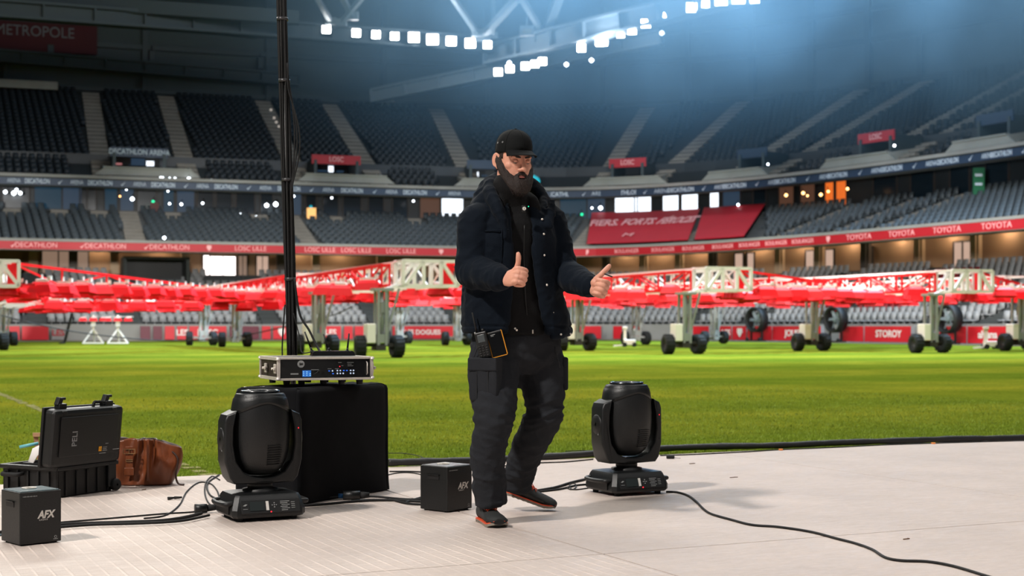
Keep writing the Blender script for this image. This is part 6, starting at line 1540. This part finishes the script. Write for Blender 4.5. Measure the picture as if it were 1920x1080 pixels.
# shoes
def shoe(toe, heel, roll_, name_label):
    """toe / heel: ground-side points of the sole"""
    d = (toe-heel); L_ = d.length; yv = -d.normalized(); up = Vector((0,0,1)); up = (up-yv*up.dot(yv)).normalized(); xv = yv.cross(up)
    M = Matrix(((xv.x,yv.x,up.x,heel.x),(xv.y,yv.y,up.y,heel.y),(xv.z,yv.z,up.z,heel.z),(0,0,0,1))); s = L_/.295; M = M @ Matrix.Scale(s, 4)
    sh = empty('shoe'); sh.parent = person; sh['label'] = name_label
    secs = [(.0,.026,.075),(-.012,.034,.098),(-.04,.037,.110),(-.075,.038,.108),(-.11,.040,.092),(-.15,.044,.074),(-.19,.048,.064),(-.225,.050,.061),(-.255,.048,.057),(-.276,.040,.052),(-.290,.024,.044)]
    mb = MB(); R = []
    for y, w, h in secs:
        r = []
        for j in range(28):
            a = 2*PI*j/28; ca, sa = math.cos(a), math.sin(a); ex = 2.6; f = (abs(ca)**ex+abs(sa)**ex)**(-1/ex)
            zz = .011+(h-.011)*(.5+.5*sa*f); xx = w*ca*f*(1 if sa < 0 else (1-.35*sa))
            r.append(M @ Vector((xx+.004*math.sin(-y*9), y, zz)))
        R.append(r)
    mb.loft(R); part('upper', mb, M_SHOE, sh)
    mb = MB(); R = []
    for y, w, h in secs[5:]:
        r = []
        for j in range(28):
            a = 2*PI*j/28; ca, sa = math.cos(a), math.sin(a); f = (abs(ca)**2.6+abs(sa)**2.6)**(-1/2.6)
            if y > -.2: k = 1.0
            zz = .018+(h*.80-.018+.003)*(.5+.5*sa*f); r.append(M @ Vector(((w+.0025)*ca*f*(1 if sa < 0 else (1-.35*sa))+.004*math.sin(-y*9), y-.002, zz)))
        R.append(r)
    mb.loft(R[2:]); part('toe_cap', mb, M_SHOEB, sh)
    for (z0, z1, gr, m, nm) in ((.0,.012,.001,M_SOLE,'sole'),(.012,.0165,.0014,M_ORANGE,'midsole')):
        mb = MB(); pl = [(w+gr, y) for y, w, h in secs]; poly = [(a+.004*math.sin(-b_*9), b_+ (gr if b_ > -.1 else -gr)) for a, b_ in pl]+[(-a+.004*math.sin(-b_*9), b_+(gr if b_ > -.1 else -gr)) for a, b_ in pl[::-1]]
        lift = lambda y, z: z+(.016*max(0, (-y-.22)/.07)**2)
        R = [[M @ Vector((x, y, lift(y, z))) for x, y in poly] for z in (z0, z0+(z1-z0)*.5, z1)]
        mb.loft(R, 0, True, True, False); part(nm, mb, m, sh, 'orange midsole stripe' if m is M_ORANGE else None)
    mb = MB(); mb.box(M @ Vector((0, -.14, .0035)), (.05,.20,.006), R=M.to_3x3().normalized())
    for k in range(8): mb.box(M @ Vector((0, -.04-k*.028, .003)), (.082,.012,.008), R=M.to_3x3().normalized())
    part('tread', mb, M_SOLE, sh)
    mb = MB(); ys = [-.100,-.120,-.140,-.160]; hs = [.098,.087,.078,.071]
    for k, (y, h) in enumerate(zip(ys, hs)):
        sg = 1 if k % 2 else -1; mb.tube([M @ Vector((x*sg, y+.010*x/.02, h+.004-.010*(x/.022)**2)) for x in np.linspace(-.022, .022, 7)], .0022, 6)
        mb.tube([M @ Vector((x*sg, y-.010*x/.02, h+.006-.010*(x/.022)**2)) for x in np.linspace(-.022, .022, 7)], .0022, 6)
    for sg in (-1, 1): mb.tube(catmull([M @ Vector((0,-.100,.104)), M @ Vector((sg*.018,-.108,.122)), M @ Vector((sg*.034,-.120,.106)), M @ Vector((sg*.020,-.118,.097)), M @ Vector((0,-.104,.104))], 5), .0022, 6); mb.tube(catmull([M @ Vector((0,-.1,.104)), M @ Vector((sg*.014,-.13,.094)), M @ Vector((sg*.030,-.155,.072))], 5), .0022, 6)
    part('laces', mb, M_ORANGE, sh, 'orange laces')
    mb = MB(); mb.tube([M @ Vector((.034*math.cos(t), -.048+.034*math.sin(t), .112)) for t in np.linspace(0, 2*PI, 20)], .008, 8); part('collar', mb, M_SHOEB, sh)
shoe(SHR[0], SHR[1], 0, 'dark work shoe planted flat nearest the camera')
shoe(SHL[0], SHL[1], 0, 'dark work shoe with lifted heel')

# things on the belt (carried: things of their own)
def belt_item(px, py, D, roll_, yaw): return Matrix.Translation(P(px, py, D)) @ Matrix.Rotation(yaw, 4, 'Z') @ Matrix.Rotation(roll_, 4, 'Y')
wt = empty('walkie_talkie'); wt.matrix_world = belt_item(906, 645, 6.70, math.radians(13)*-1*-1, -.2); tag(wt, 'black walkie talkie with antenna clipped at the hip of the man', 'radio')
wt.matrix_world = belt_item(906, 645, 6.70, math.radians(-13), -.2)
MB().box((0,0,-.005),(.058,.034,.125),bev=.006).build('body', M_PLAS, wt)
MB().box((0,-.0175,.026),(.034,.003,.036),bev=.001).build('display', mat('radio_display', C(74,80,82), rough=.25), wt)
mb = MB()
for i in range(3):
    for j in range(5): mb.box((-.016+i*.016,-.019,-.010-j*.011),(.011,.004,.007),bev=.001)
mb.build('keypad', M_PLASD, wt)
MB().cyl((-.018,0,.058),(-.018,0,.155),.0052,.0035,12).build('antenna', M_RUB, wt)
mb = MB(); mb.cyl((.012,0,.056),(.012,0,.070),.008,n=14); mb.build('knob', M_PLASD, wt)
MB().cyl((-.024,-.012,.052),(-.024,-.012,.062),.004,n=10).build('knob', M_LBL, wt)
ph = empty('rugged_phone'); ph.matrix_world = belt_item(932, 645, 6.69, math.radians(-15), -.12); tag(ph, 'black phone with an orange frame hanging at the belt of the man', 'phone')
MB().box((0,.004,0),(.070,.014,.124),bev=.005).build('body', M_PLASD, ph)
mb = MB(); path = [(-.033,-.058),(.033,-.058),(.036,-.054),(.036,.056),(.033,.060),(-.033,.060),(-.036,.056),(-.036,-.054),(-.033,-.058)]
for a, b_ in zip(path[:-1], path[1:]):
    if not (a[1] > .058 and b_[1] > .058): mb.bar((a[0],-.004,a[1]),(b_[0],-.004,b_[1]),.003,.0035)
mb.build('frame', mat('phone_orange', C(236,156,40), rough=.4), ph, label='orange edge frame')
MB().box((0,-.0045,-.002),(.062,.002,.108)).build('screen', mat('phone_screen', C(10,11,12), rough=.12), ph)
mb = MB(); mb.box((-.008,-.006,.046),(.022,.001,.003)); mb.box((-.012,-.006,.040),(.013,.001,.002)); mb.build('lettering', M_LBL, ph)
MB().box((0,.018,.03),(.03,.02,.05),bev=.004).build('belt_clip', M_PLASD, ph)
# short black pen held in the far hand
q = P(1146,516,6.66); cb = MB(); cb.cyl(P(1126,511,6.64), P(1148,519,6.60), .0032, n=10); tag(cb.build('pen', M_PLASD), 'short black pen gripped in the raised far hand of the man', 'pen')
